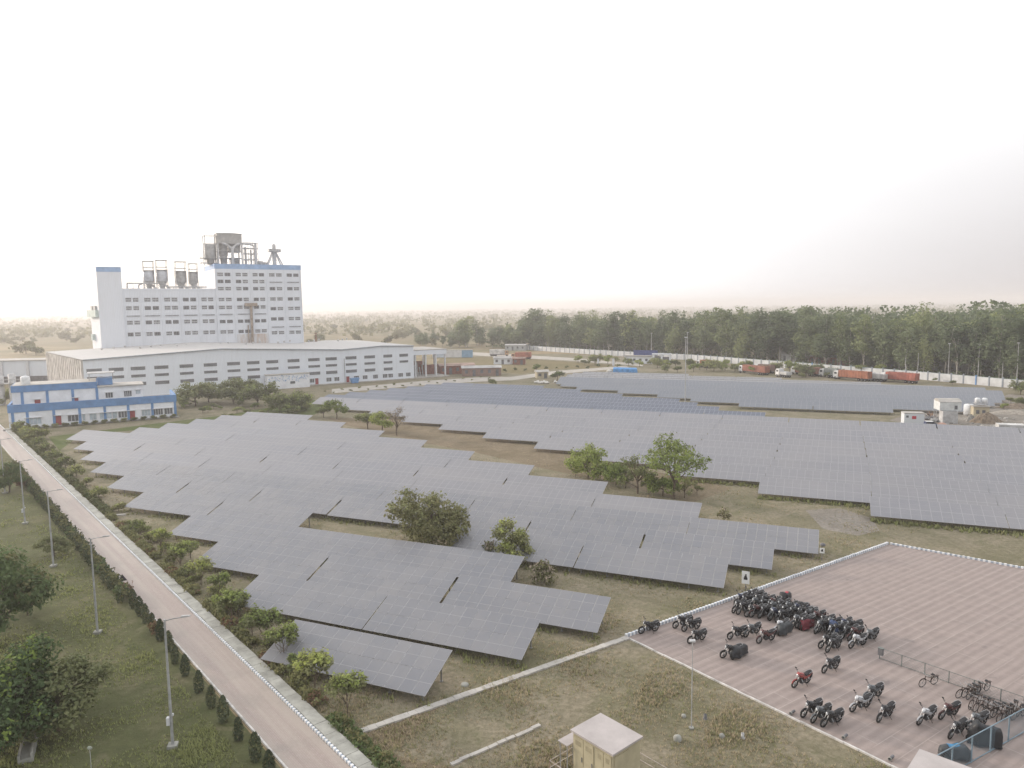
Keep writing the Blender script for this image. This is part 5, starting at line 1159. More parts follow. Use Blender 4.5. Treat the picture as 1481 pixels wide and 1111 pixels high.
tree('lawn_tree', 'dark spreading tree at the far end of the lawn beside a lamp post', G(14, 712), *LT3, rz=1, scale=.62)
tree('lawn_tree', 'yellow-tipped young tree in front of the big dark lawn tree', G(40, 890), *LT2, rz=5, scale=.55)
# office planting
for i in range(15):
    px = 52+i*14.2; p = G(px, 621-(px-52)*.083); tree('ball_shrub', f'dark clipped ball shrub before the office, {ORD[i]} from the road', p, RB[0][0], None, scale=.62, group='ball shrubs before the office', cat='shrub')
for i, (px, py) in enumerate(((41, 619), (70, 612), (106, 610), (164, 605), (213, 604))):
    tree('slim_conifer', f'slim dark conifer against the office front, {ORD[i]} from the road', G(px, py), CON[i % 3], CTR, scale=(2.1,2.1,2.3), group='slim conifers before the office', cat='conifer')
for i, (px, py, sc) in enumerate(((30, 625, 1.5), (46, 634, 1.4), (57, 636, 1.5), (38, 630, 1.2))): tree('round_bush', f'large olive bush at the office corner by the road, {ORD[i]} of the cluster', G(px, py), *RB[i % 2], scale=sc, group='bushes at the office corner', cat='bush')
for i, (px, py, sc) in enumerate(((8, 585, .9), (22, 575, .8), (60, 545, .8), (48, 548, .7))): tree('tree', ['olive tree at the picture edge behind the office', 'olive tree behind the office corner below the shed', 'yellow-green tree under the steel shelter', 'small tree beside the steel shelter posts'][i], G(px, py), *BH2, scale=sc)
# --- plain: separate trees near, a scatter far off
PT = [broad(110+i, 7.5, 4.6, [LF_MID if i % 2 else LF_OLV], 110, 6, .5, .05, 0, nb_=8, spread=.5) for i in range(3)]
rs = random.Random(77); k = 0
fixed = [(38, 512, 1.5), (52, 514, 1.1), (33, 485, 1.2), (10, 496, 1.0), (72, 483, .9), (90, 487, .9), (118, 490, .8), (8, 470, 1.2), (470, 470, 1.3), (483, 476, 1.2), (560, 473, 1.3), (520, 478, 1.0), (600, 484, 1.2), (630, 492, 1.0), (645, 488, 1.2), (610, 498, .9), (655, 497, 1.0), (626, 500, .8)]
for px, py, sc in fixed:
    tree('field_tree', 'dusty dark tree standing alone in the dry fields beyond the plant', G(px, py), *PT[k % 3], scale=sc*1.1, group='single trees in the dry fields'); k += 1
for i in range(70):
    px = rs.uniform(0, 120) if i % 2 else rs.uniform(440, 740); py = rs.uniform(462, 500); p = G(px, py)
    tree('field_tree', 'dusty dark tree standing alone in the dry fields beyond the plant', p, *PT[k % 3], scale=rs.uniform(.6,1.25), group='single trees in the dry fields'); k += 1
mb = MB(); random.seed(8)
for i in range(3800):
    Y = 700+8000*rs.random()**1.6; X = rs.uniform(-.95, .95)*Y
    if rs.random() < .62:   # grow in belts
        Y = 300*round(Y/300)+rs.gauss(0, 25); 
    if Y < 760 or Y > 8900 or abs(X) > 6900: continue
    h = rs.uniform(4, 10)*(1+Y/6000); w = rs.uniform(3, 7)*(1+Y/1800)
    for j in range(14):
        d = Vector((rs.gauss(0,.5), rs.gauss(0,.5), 0)); mb.card(Vector((X, Y, 0))+Vector((d.x*w, d.y*w, h*rs.uniform(.15,1))), rs.uniform(1.0,2.1)*(1+Y/2600), Vector((rs.uniform(-1,1), rs.uniform(-1,1), rs.uniform(0,1))).normalized(), 0, .8)
tag(mb.build('distant_woodland', [LF_OLV]), kind='stuff')
# --- rough grass
random.seed(12); rs = random.Random(12); mb = MB()
def tuft(p, h, mi):
    for j in range(3):
        a = rs.uniform(0,6.28); b_ = a+rs.uniform(-.5,.5); w = h*.22
        q = p+Vector((rs.gauss(0,.06), rs.gauss(0,.06), 0)); t = q+Vector((math.cos(b_)*h*.55, math.sin(b_)*h*.55, h)); e = Vector((-math.sin(a), math.cos(a), 0))*w
        mb.add([q-e, q+e, t], [(0,1,2)], mi)
i = 0
while i < 34000:
    y_ = 660+451*rs.random()**.8; x_ = rs.uniform(0, PW); p = G(x_, y_); n_ = p.dot(NV)-SK*(p.dot(DV)+40); d_ = p.dot(DV)
    if 13.9 < n_ < 20.1: continue
    e = p-PA
    if e.dot(Vector((math.sin(R(34)), -math.cos(R(34)), 0))) > -.3 and e.dot(Vector((math.cos(R(36.8)), math.sin(R(36.8)), 0))) > -.3 and e.length < 90: continue
    cl = math.sin(p.x*.55+1.3*math.sin(p.y*.21))*math.sin(p.y*.47+1.1*math.sin(p.x*.33))
    if cl < rs.uniform(-.8, .7): continue
    tuft(p, rs.uniform(.07, .20)*(1.3 if cl > .5 else .9), 0 if n_ < 14 else (1 if rs.random() < .35 else 2)); i += 1
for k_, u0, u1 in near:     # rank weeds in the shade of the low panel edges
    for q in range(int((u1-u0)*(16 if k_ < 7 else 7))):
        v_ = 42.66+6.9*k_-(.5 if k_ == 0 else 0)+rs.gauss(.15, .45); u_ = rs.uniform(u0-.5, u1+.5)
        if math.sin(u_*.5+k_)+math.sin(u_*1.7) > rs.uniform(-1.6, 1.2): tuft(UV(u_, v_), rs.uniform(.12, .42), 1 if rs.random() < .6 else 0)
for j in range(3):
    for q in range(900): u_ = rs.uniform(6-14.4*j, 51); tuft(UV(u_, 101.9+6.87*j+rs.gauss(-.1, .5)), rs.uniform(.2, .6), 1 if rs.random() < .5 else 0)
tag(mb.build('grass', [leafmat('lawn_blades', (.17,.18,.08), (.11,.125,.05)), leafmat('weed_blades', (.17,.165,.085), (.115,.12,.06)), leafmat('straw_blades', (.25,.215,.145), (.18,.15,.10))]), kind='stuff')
# ------------------------------------------------------------------ street lamps
mb = MB(); mb.tube((0,0,-.1),(0,0,3.2),.10,.09,n=10); mb.tube((0,0,3.2),(0,0,8.6),.085,.055,n=10); LP = mb.mesh('pole', [mat('lamp_post_metal', (.40,.41,.42), .5, .15, 2, metal=.3)])
mb = MB(); mb.path([(0,0,8.5),(.5,0,8.6),(1.2,0,8.64)],.035,6); LA = mb.mesh('arm', [STEELG])
mb = MB(); mb.loft([[(1.0,-.1,8.62),(1.55,-.08,8.66),(1.55,.08,8.66),(1.0,.1,8.62)],[(1.0,-.1,8.74),(1.55,-.06,8.73),(1.55,.06,8.73),(1.0,.1,8.74)]], smooth=False); LH = mb.mesh('lamp_head', [STEELG])
mb = MB(); mb.box((0,0,.08),(.6,.6,.26)); LB = mb.mesh('base', [CONC2])
mb = MB(); mb.box((-.17,0,1.8),(.2,.26,.5)); mb.box((.12,0,2.2),(.1,.14,.14)); LJ = mb.mesh('junction_box', [FRAMEW])
for i, d_ in enumerate((-48.4, -70.7, -93.2, -115.3, -137.5, -160, -182)):
    lab = ['nearest grey street lamp with a white junction box on its post','second street lamp from the camera on the lawn','third street lamp, standing beside the small bushy lawn tree','fourth street lamp, with a white box low on its post','fifth street lamp, beside the dark spreading lawn tree','sixth street lamp far up the road','seventh and farthest street lamp up the road'][i]
    t = thing('street_lamp', lab, 'street lamp', rd(11.15, d_), R(12), 'street lamps on the lawn')
    for nm, me in (('pole',LP),('arm',LA),('lamp_head',LH),('base',LB)): link(nm, me, t)
    if i in (0, 3): link('junction_box', LJ, t)
def pole_at(px, py, h, label):
    t = thing('light_pole', label, 'light pole', G(px, py)); mb = MB(); mb.tube((0,0,-.1),(0,0,h),.036,.026,n=8); mb.build('pole', STEELG, t); mb = MB(); mb.box((0,0,.04),(.3,.3,.14)); mb.build('base', CONC2, t); mb = MB(); mb.box((0,0,h),(.35,.16,.12)); mb.build('lamp_head', FRAMEW, t)
pole_at(1000, 1054, 6.1, 'slender light pole standing in the dry grass before the car park')
# ------------------------------------------------------------------ signs
def sign(px, py, h, w, hh, label, rz, lamp=False, mark=True):
    t = thing('sign_post', label, 'sign', G(px, py), rz); mb = MB(); mb.tube((0,0,-.1),(0,0,h),.035,n=6); mb.build('pole', SHADE_GREY, t)
    mb = MB(); mb.bx(-w/2,w/2,-.06,-.03,h-hh,h); mb.build('board', mat('sign_white', (.70,.71,.70), .6, .05, 2), t)
    if mark: mb = MB(); mb.lathe([(.01,-.066),(.13*w/.7,-.066)],(0,0,h-hh*.45),12,0,'y'); mb.bx(-.17*w/.7,.17*w/.7,-.067,-.062,h-hh*.68,h-hh*.5); mb.bx(-.06,.10,-.067,-.062,h-hh*.34,h-hh*.24); mb.build('symbol', mat('sign_black', (.03,.03,.03), .7), t)
    if lamp: mb = MB(); mb.ell((.05,0,h+.35),(.3,.22,.2),8,5); mb.tube((0,0,h-.1),(0,0,h+.3),.03,n=5); mb.build('flood_lamp', SHADE_GREY, t)
sign(1078, 860, 2.35, .72, 1.25, 'white parking sign with a dark symbol above the packed motorcycles', R(-25))
sign(1188.5, 811, 1.45, .5, .6, 'small white sign with a dark lamp beside the table end', R(-20), True)
t = thing('warning_triangle', 'dark triangular warning sign on a short post at the road kerb', 'sign', rd(15.55, -81.5), R(30)); mb = MB(); mb.tube((0,0,-.1),(0,0,.75),.03,n=6); mb.build('pole', STEELG, t); mb = MB(); mb.loft([[(-.42,-.03,.55),(.42,-.03,.55),(0,-.03,1.28)],[(-.42,.0,.55),(.42,.0,.55),(0,.0,1.28)]], smooth=False); mb.build('board', mat('sign_back', (.06,.055,.07), .7), t)
# ------------------------------------------------------------------ fences
def fence(name, label, a, b_, h, post, mcol, wire=True, bay=2.1, rail=.035, mesh=.25):
    t = thing(name, label, 'fence', (0,0,0)); L_ = (b_-a).length; n = max(1, round(L_/bay)); dr = (b_-a).normalized(); an = math.atan2(dr.y, dr.x)
    pm = MB(); pm.tube((0,0,-.05),(0,0,h),post,n=6); PM = pm.mesh('post', [mcol])
    for i in range(n+1): link('post', PM, t, a+dr*(L_*i/n))
    mb = MB()
    for z in (.08, h-.03): mb.tube((0,0,z),(L_,0,z),rail,n=6)
    mb.build('rail', mcol, t, a, an)
    mb = MB(); q = 0
    while q < L_:
        mb.tube((q,0,.08),(min(q+h,L_),0,.08+min(h-.1, L_-q)),.0045,n=3,caps=False); mb.tube((q,0,h-.03),(min(q+h,L_),0,h-.03-min(h-.1,L_-q)),.006,n=3,caps=False); q += mesh
    mb.build('wire_mesh', mcol, t, a, an)
    return t
FGR = mat('fence_grey_green', (.17,.19,.18), .6, .2, 2); FBL = mat('fence_blue_grey', (.20,.27,.32), .6, .15, 1)
ga, gb = G(1272, 953), G(1481, 1027); gb2 = ga+(gb-ga).normalized()*11.6
fence('mesh_fence', 'low dark mesh fence dividing the car park behind the bicycles', ga, gb2, .95, .035, FGR, bay=1.75, rail=.022)
ba_ = G(1388, 1113); bd_ = Vector((math.cos(R(29.5)), math.sin(R(29.5)), 0))
fence('mesh_fence', 'taller blue-grey mesh fence running past the black covered motorcycle', ba_-bd_*3, ba_+bd_*16, 1.75, .045, FBL, bay=2.2, rail=.035, mesh=.2)
d_ = thing('fence_box', 'dark meter box fixed to the end post of the low mesh fence', 'meter box', ga, R(-50)); mb = MB(); mb.bx(-.1,.25,-.12,.12,.35,.9); mb.build('casing', SHADE_GREY, d_); mb = MB(); mb.bx(-.12,.27,-.14,.14,.9,.94); mb.build('lid', FGR, d_)
# ------------------------------------------------------------------ kiosk, roof, stones
KM = mat('kiosk_cream', (.43,.385,.265), .6, .10, .8); KR = mat('kiosk_roof', (.42,.385,.375), .7, .08, .6)
kz = 3.0; kc = [G(825.6, 1055, kz), G(886.3, 1091.4, kz), G(933.7, 1067.7, kz), G(873.2, 1033.7, kz)]
kx = (kc[1]-kc[0]).length; ky = ((kc[2]-kc[1]).length+(kc[3]-kc[0]).length)/2; ka = math.atan2((kc[1]-kc[0]).y, (kc[1]-kc[0]).x)
d_ = thing('electrical_kiosk', 'cream metal electrical kiosk with a pale flat roof', 'kiosk', (kc[0].x, kc[0].y, 0), ka)
mb = MB(); mb.bx(.1,kx-.1,.1,ky-.1,0,kz-.12); mb.build('casing', KM, d_); mb = MB(); mb.bx(-.02,kx+.02,-.02,ky+.02,kz-.12,kz); mb.build('roof', KR, d_)
for x0, x1 in ((.16,.93),(.97,1.74),(1.95,2.5),(2.54,3.1)):
    mb = MB(); mb.bx(x0,x1,.065,.1,.25,kz-.3); dr_ = mb.build('door', KM, d_); mb = MB(); mb.bx(x1-.12,x1-.08,.03,.065,1.3,1.6); mb.build('handle', SHADE_GREY, dr_)
    mb = MB()
    for z in range(5): mb.bx(x0+.15,x1-.15,.055,.064,2.2+z*.06,2.23+z*.06)
    mb.build('vent', mat('vent_dark', (.30,.265,.18), .8), d_)
mb = MB()
for x in (.7, 1.3): mb.bx(kx-.1,kx-.06,x-.45,x+.15,.3,kz-.35)
mb.bx(kx-.11,kx-.05,.3,ky-.3,kz-.28,kz-.2); mb.build('side_panel', KM, d_)
d_ = thing('safety_railing', 'thin rusty white pipe railing around the cream kiosk', 'railing', (0,0,0)); mb = MB()
o_ = G(795, 1100, 1.0); ax_ = Vector((math.cos(ka), math.sin(ka), 0)); ay_ = Vector((-ax_.y, ax_.x, 0)); P_ = [o_, o_+ay_*4.6, o_+ay_*4.6+ax_*6.2, o_+ax_*6.2]
for a, b_ in ((0,1),(1,2),(2,3),(3,0)):
    for z in (0, -.45): mb.tube(P_[a]+Vector((0,0,z)), P_[b_]+Vector((0,0,z)), .022, n=5)
mb.build('rail', mat('railing_paint', (.50,.44,.40), .7, .25, 2), d_)
for a, b_ in ((0,1),(1,2),(2,3),(3,0)):
    for q in (0, .5):
        p = P_[a].lerp(P_[b_], q); mb = MB(); mb.tube((p.x,p.y,-.05),(p.x,p.y,1.0),.028,n=5); mb.build('post', mat('rusty_post', (.28,.20,.16), .9), d_)
d_ = thing('kiosk_canopy', 'small pale canopy sheet behind the kiosk corner', 'canopy', G(822, 1072, 2.0)+Vector((0,0,-2)), ka+R(90)); mb = MB(); mb.bx(-.4,.9,-.3,.5,1.95,2.0); mb.build('sheet', KR, d_); 
for x, y in ((-.3,-.2),(.8,-.2),(.8,.4),(-.3,.4)): mb = MB(); mb.tube((x,y,-.02),(x,y,1.96),.03,n=5); mb.build('leg', STEELG, d_)
rc = [G(1330, 1083, 2.9), G(1412, 1113, 2.9), G(1280, 1108, 2.9)]; ra = math.atan2((rc[1]-rc[0]).y, (rc[1]-rc[0]).x)
d_ = thing('guard_cabin', 'pale flat cabin roof at the lower picture edge before the car park', 'cabin', (rc[0].x, rc[0].y, 0), ra); mb = MB(); mb.bx(.15,2.9,-2.7,-.15,0,2.78); mb.build('wall', WALLP, d_); mb = MB(); mb.bx(0,3.0,-2.9,0,2.78,2.9); mb.build('roof', KR, d_)
mb = MB(); mb.bx(.6,1.6,-.14,-.1,1.0,2.0); mb.build('window', DARKG, d_)
for i, (px, py, r_, hh, mm, lab) in enumerate([(980,1071,.27,.36,CONC2,'white rounded concrete marker in the dry grass'),(1044,1066,.19,.22,CONC2,'small pale stone marker beyond the rounded one'),(1074,1068,.17,.36,STEELG,'short metal pipe stub in the grass nearest the lot edge'),(989,1037,.17,.2,CONC2,'pale stone behind the light pole'),(1020,1040,.18,.35,SHADE_GREY,'dark pipe stub behind the light pole'),(672,991,.32,.16,CONC2,'flat pale boulder near the table end by the footpath')]):
    d_ = thing('marker_stone' if mm is CONC2 else 'pipe_stub', lab, 'marker', G(px, py), i); mb = MB()
    if mm is CONC2: mb.loft([[(r_*(1+.12*math.sin(3*a+i))*math.cos(a)*s_, r_*math.sin(a)*s_, z) for a in [q*math.pi/5 for q in range(10)]] for s_, z in ((1,-.02),(.98,hh*.5),(.75,hh*.85),(.35,hh))])
    else: mb.lathe([(r_*.6,-.02),(r_*.6,hh),(r_*.45,hh),(r_*.45,.1)], n=12); mb.lathe([(r_,-.02),(r_,.06),(.01,.07)], n=10)
    mb.build('block' if mm is CONC2 else 'pipe', mm, d_)
d_ = thing('concrete_channel', 'grey broken concrete channel under the yellow-tipped lawn tree', 'channel', G(40, 1092), R(-62)); mb = MB(); mb.bx(-2.5,1.0,-.35,.35,-.02,.3); mb.build('bed', CONC2, d_); mb = MB(); mb.bx(-2.5,1.02,.28,.42,.0,.62); mb.bx(-2.5,1.02,-.42,-.28,0,.55); mb.build('side_wall', CONC2, d_)
d_ = thing('plant_stake', 'thin stake with a pale round plate on the lawn', 'stake', G(132, 1111)); mb = MB(); mb.tube((0,0,-.1),(0,0,1.3),.018,n=5); mb.build('stake', STEELL, d_); mb = MB(); mb.ell((0,0,1.32),(.17,.05,.13),10,6); mb.build('plate', mat('stake_plate', (.35,.38,.33), .8), d_)
# ------------------------------------------------------------------ motorcycles
CHR = mat('chrome_parts', (.34,.35,.36), .35, .1, 4, metal=.7); BLK = mat('black_plastic', (.022,.022,.024), .55, .2, 4); SEATM = mat('seat_vinyl', (.03,.03,.033), .7, .2, 4); ENG = mat('engine_alloy', (.07,.07,.075), .55, .2, 5, metal=.4)
LAMPG = mat('lamp_glass', (.50,.52,.54), .15, .05, 4, spec=.6); TAILR = mat('tail_lamp_red', (.30,.02,.02), .3)
PAINT = dict(black=mat('paint_black', (.025,.026,.03), .28, .1, 3, coat=.5), grey=mat('paint_grey', (.11,.12,.13), .3, .1, 3, coat=.5), red=mat('paint_red', (.30,.06,.055), .3, .1, 3, coat=.5), blue=mat('paint_blue', (.035,.045,.09), .3, .1, 3, coat=.5), silver=mat('paint_silver', (.50,.51,.53), .35, .08, 3, coat=.4, metal=.2), maroon=mat('paint_maroon', (.085,.03,.03), .3, .1, 3, coat=.5))
def wheel_meshes():
    t = MB(); t.torus((0,0,0), .262, .055, 22, 7); r_ = MB(); r_.torus((0,0,0), .225, .014, 20, 4)
    for i in range(6): a = i*math.pi/3; r_.tube((.03*math.cos(a),0,.03*math.sin(a)),(.225*math.cos(a),0,.225*math.sin(a)),.014,n=4)
    r_.lathe([(.01,-.06),(.06,-.05),(.06,.05),(.01,.06)],(0,0,0),10,0,'y'); r_.lathe([(.05,.055),(.11,.06),(.05,.065)],(0,0,0),14,0,'y')
    return t.mesh('tyre', [TY]), r_.mesh('rim', [CHR])
TYM, RIM = wheel_meshes()
def bike_proto(col, style=0):
    P = PAINT[col]; parts = {}
    mb = MB(); mb.path([(.36,0,.98),(.16,0,.72),(-.1,0,.56),(-.36,0,.56),(-.72,0,.74)],.028,6); mb.path([(.28,0,.85),(.18,0,.42),(-.12,0,.33),(-.3,0,.34),(-.34,0,.56)],.025,6)
    for y in (-.09,.09): mb.path([(-.2,y,.36),(-.62,y,.31)],.024,6); mb.path([(-.36,y,.60),(-.6,y,.34)],.03,6)
    mb.path([(-.22,.1,.32),(-.3,.34,.02)],.014,5)
    parts['frame'] = mb.mesh('frame', [BLK])
    mb = MB(); mb.loft([[(-.18,-.12,.22),(.14,-.12,.22),(.14,.12,.22),(-.18,.12,.22)],[(-.2,-.15,.32),(.17,-.15,.32),(.17,.15,.32),(-.2,.15,.32)],[(-.14,-.1,.45),(.15,-.1,.45),(.15,.1,.45),(-.14,.1,.45)]]); mb.tube((.02,0,.42),(.1,0,.64),.09,.10,n=10)
    for q in range(4): mb.lathe([(.01,0),(.115,0),(.115,.014),(.01,.014)],(.04+q*.018,0,.47+q*.045),10)
    parts['engine'] = mb.mesh('engine', [ENG])
    mb = MB(); S = []
    for x, w, z0, z1 in ((.36,.06,.78,.92),(.28,.14,.70,.98),(.12,.18,.62,1.0),(-.04,.15,.64,.95),(-.16,.08,.68,.86)): S.append([(x, w*math.cos(a), (z0+z1)/2+(z1-z0)/2*math.sin(a)) for a in [q*math.pi/5 for q in range(10)]])
    mb.loft(S); parts['fuel_tank'] = mb.mesh('fuel_tank', [P])
    mb = MB(); S = []
    for x, w, z0, z1 in ((-.10,.10,.72,.86),(-.25,.15,.71,.84),(-.45,.17,.72,.85),(-.62,.16,.75,.91),(-.84,.12,.80,.94)): S.append([(x, w*math.cos(a), (z0+z1)/2+(z1-z0)/2*math.sin(a)) for a in [q*math.pi/5+.3 for q in range(10)]])
    mb.loft(S); parts['seat'] = mb.mesh('seat', [SEATM])
    mb = MB(); S = []
    for x, w, z0, z1 in ((-.06,.12,.42,.74),(-.3,.16,.44,.75),(-.6,.15,.54,.79),(-.9,.08,.70,.86)): S.append([(x, w*math.cos(a), (z0+z1)/2+(z1-z0)/2*math.sin(a)) for a in [q*math.pi/5 for q in range(10)]])
    mb.loft(S); parts['side_panel'] = mb.mesh('side_panel', [P])
    mb = MB()
    for y in (-.075,.075): mb.path([(.66,y,.31),(.50,y,.70),(.36,y,1.0)],.022,7)
    parts['fork'] = mb.mesh('fork', [CHR])
    mb = MB(); mb.path([(.18,-.37,1.02),(.30,-.25,1.06),(.37,-.08,1.02),(.37,.08,1.02),(.30,.25,1.06),(.18,.37,1.02)],.014,6)
    for s_ in (-1,1): mb.tube((.17,s_*.27,1.045),(.17,s_*.40,1.02),.02,n=6); mb.tube((.29,s_*.25,1.06),(.30,s_*.34,1.17),.008,n=4); mb.ell((.29,s_*.37,1.19),(.025,.085,.055),8,5)
    parts['handlebar'] = mb.mesh('handlebar', [BLK])
    mb = MB(); mb.ell((.47,0,.93),(.09,.11,.13),10,6); mb.loft([[(.40,-.12,1.0),(.40,.12,1.0),(.52,.10,1.0),(.52,-.10,1.0)],[(.36,-.09,1.10),(.36,.09,1.10),(.42,.07,1.12),(.42,-.07,1.12)]], smooth=False); parts['cowl'] = mb.mesh('cowl', [P])
    mb = MB(); mb.ell((.53,0,.92),(.045,.085,.09),10,6); parts['headlight'] = mb.mesh('headlight', [LAMPG])
    mb = MB(); mb.torus((.66,0,.31),.33,.05,12,4,a0=.35,a1=2.3); parts['mudguard'] = mb.mesh('mudguard', [P if style else BLK])
    mb = MB(); mb.torus((-.62,0,.31),.35,.06,10,4,a0=.9,a1=2.9); mb.bx(-.98,-.92,-.07,.07,.45,.72); parts['rear_mudguard'] = mb.mesh('rear_mudguard', [BLK])
    mb = MB(); mb.path([(.14,-.1,.55),(.22,-.12,.38),(.1,-.16,.24),(-.3,-.17,.27)],.022,6); mb.tube((-.3,-.17,.27),(-.85,-.19,.38),.045,.055,n=9); parts['exhaust'] = mb.mesh('exhaust', [CHR])
    mb = MB(); mb.path([(-.5,-.15,.86),(-.85,-.13,.93),(-.93,0,.94),(-.85,.13,.93),(-.5,.15,.86)],.014,6)
    if style != 2: mb.path([(.2,-.14,.6),(.24,-.3,.5),(.22,-.3,.28),(.16,-.12,.26)],.016,5); mb.path([(.2,.14,.6),(.24,.3,.5),(.22,.3,.28),(.16,.12,.26)],.016,5); mb.path([(-.35,.15,.75),(-.4,.22,.5),(-.75,.22,.5),(-.78,.14,.78)],.012,5)
    parts['guard_rail'] = mb.mesh('guard_rail', [CHR])
    mb = MB(); mb.ell((-.93,0,.80),(.04,.07,.045),8,5); parts['tail_lamp'] = mb.mesh('tail_lamp', [TAILR])
    return parts
BIKES = {}
for i, c_ in enumerate(PAINT): BIKES[c_] = bike_proto(c_, (0,1,1,0,1,2)[i])
FRONT_ONLY = None
def bike(p, an, col, label, group=None, lean=True):
    t = thing('motorcycle', label, 'motorcycle', (p.x, p.y, .02), 0, group); t.rotation_euler = (R(random.uniform(-10,-6)) if lean else 0, 0, an); t.scale = (1.06,1.12,1.1)
    for nm, me in BIKES[col].items(): link(nm, me, t)
    steer = random.uniform(-.35,.1)
    for nm, x in (('front_wheel', .66), ('rear_wheel', -.62)):
        w = bpy.data.objects.new(nm, None); COL.objects.link(w); w.parent = t; w.location = (x,0,.31); w.rotation_euler = (0, random.uniform(0,1), 0); w.empty_display_size = .1
        link('tyre', TYM, w); link('rim', RIM, w)
    return t
HD = R(-152)
def B_at(px, py, col, label, da=0, group=None):     # px,py: where the front tyre meets the paving
    an = HD+R(da); p = G(px, py); return bike(p-Vector((math.cos(an), math.sin(an), 0))*.66, an, col, label, group)
lone = [(928,917,'black','black motorcycle alone against the striped kerb near the lot corner',-8),(977,909,'black','black motorcycle against the kerb, left of a touching pair',-6),(990,914,'black','black motorcycle of the kerbside pair standing further from the kerb',-4),(998,931,'black','black motorcycle standing alone in front of the kerbside pair',0),
 (1046,952,'black','black motorcycle with raised mirrors beside the one with a cover draped low',-10),
 (1056,925,'black','dark motorcycle, first of the loose line behind the draped one',-6),(1079,922,'grey','dark grey motorcycle, second of the loose line behind the draped one',4),(1098,931,'maroon','maroon-brown motorcycle, third of the loose line behind the draped one',-4),(1121,917,'silver','motorcycle with silver tank at the end of the loose line',6),
 (1192,974,'black','black motorcycle standing alone below the crowded row',2),(1149,995,'red','bright red motorcycle standing alone on open paving',0),(1233,1030,'silver','silver-fronted scooterish motorcycle in front of the grey pair mate',-4),(1252,1014,'grey','dark motorcycle with pale fairing just behind the silver-fronted one',-2),(1271,1045,'black','black motorcycle with bare front wheel beside the silver-fronted one',6),
 (1162,1038,'black','black motorcycle at the kerb side of the trio near the lot edge',0),(1176,1046,'grey','dark grey middle motorcycle of the trio near the lot edge',3),(1191,1052,'black','black motorcycle of the trio nearest the camera at the lot edge',-3),
 (1329,1049,'silver','silver-tanked motorcycle with a round black mirror, alone mid lot',2),(1361,1041,'maroon','dark red motorcycle in front of the bicycle group',-4),(1374,1069,'black','black motorcycle between the dark red one and the tall black cover',4),(1401,1056,'grey','dark grey motorcycle beside the bicycles and the tall black cover',-6),
 (1187,938,'black','black motorcycle parked out in front of the crowded row with white fork',-4),(1197,944,'black','black motorcycle touching the white-forked one before the crowded row',4),(1231,938,'silver','motorcycle with long bright fork at the open end of the crowded row',-4),(1250,930,'grey','last motorcycle at the open end of the crowded row',2)]
for px, py, col, lab, da in lone: B_at(px, py, col, lab.replace(', left of a touching pair', ', first of a touching pair'), da)
rs = random.Random(17); GRP = 'motorcycles in the crowded row'
cols = ['black','black','grey','black','black','blue','black','grey','black','maroon','black','grey','black']
files = [('front', (1063,884), (1243,928), 17), ('middle', (1066,872), (1236,917), 15), ('rear', (1075,866), (1180,899), 10)]
for fi, (nm, a, b_, n) in enumerate(files):
    A_, B_ = G(*a), G(*b_)
    for i in range(n):
        f = (i+.5)/n; p = A_.lerp(B_, f)+Vector((rs.uniform(-.25,.25), rs.uniform(-.25,.25)+(.5 if 0.25 < f < .5 and fi == 0 else 0), 0)); col = cols[(i*3+fi*5) % len(cols)]
        bike(p, HD+R(rs.uniform(-12,12)), col, f'{col} motorcycle in the crowded row, {ORD[i]} from the kerb in the {nm} file', GRP)
# covers thrown over motorcycles
def cover(p, an, m_, label, h=1.15, wheel=True, ext=None, seed=0, patch=None, low=.12, tall=0.0):
    t = thing('covered_motorcycle', label, 'covered motorcycle', (p.x, p.y, .02), an); rs = random.Random(seed); S = []; N_ = 20
    for x, w, z in ((x_, w_, z_+tall) for x_, w_, z_ in ((-1.0,.16,.62),(-.9,.26,.84),(-.55,.30,.92),(-.15,.28,.90),(.12,.34,.98),(.32,.43,h),(.45,.40,h*.96),(.62,.26,.82),(.86,.15,.50))):
        ring = []
        for i in range(N_+1):
            f = i/N_*2-1; s_ = abs(f); fold = .035*math.sin(i*2.1+x*5+seed)+rs.uniform(-.015,.015)
            if s_ < .45: y = f/.45*w*.9; z_ = z-(s_/.45)**2*.10
            else: q = (s_-.45)/.55; y = math.copysign(w*(.9+.22*q)+fold*q*1.6, f); z_ = z-.10-(z-.10-low-rs.uniform(0,.10))*q
            ring.append((x+rs.uniform(-.02,.02), y, z_+fold*.5))
        S.append(ring)
    mb = MB(); mb.loft(S, 0, True, False); mb.add(S[0], [tuple(range(len(S[0])))]); mb.add(S[-1], [tuple(range(len(S[-1])-1,-1,-1))])
    mb.build('cover', m_, t)
    if patch:
        mb = MB(); mb.loft([[(a+Vector((0,0,.015))) for a in map(Vector, S[k][7:13])] for k in (2,3,4)], 0, True, False); mb.build('red_cloth', patch, t)
    for nm, x in (('front_wheel', .66), ('rear_wheel', -.62)): o = link(nm, TYM, t, (x,0,.31))
    return t
TARP = mat('black_tarpaulin', (.028,.03,.034), .5, .25, 3); TARPG = mat('charcoal_tarpaulin', (.05,.055,.06), .55, .25, 3); BLUC = mat('blue_cloth', (.05,.075,.15), .8, .3, 4); REDC = mat('red_cloth', (.45,.07,.09), .8, .2, 3); BLUT = mat('bright_blue_tarp', (.06,.22,.40), .55, .2, 3)
def C_at(px, py, *a, da=0, **k): an = HD+R(da); p = G(px, py); return cover(p-Vector((math.cos(an), math.sin(an), 0))*.4, an, *a, **k)
C_at(1063, 953, TARP, 'motorcycle under a sagging black cover beside the one with raised mirrors', seed=3, da=8, h=1.0)
C_at(1130, 919, TARPG, 'motorcycle under a charcoal cover at the end of the loose line', seed=5, da=10, h=1.0)
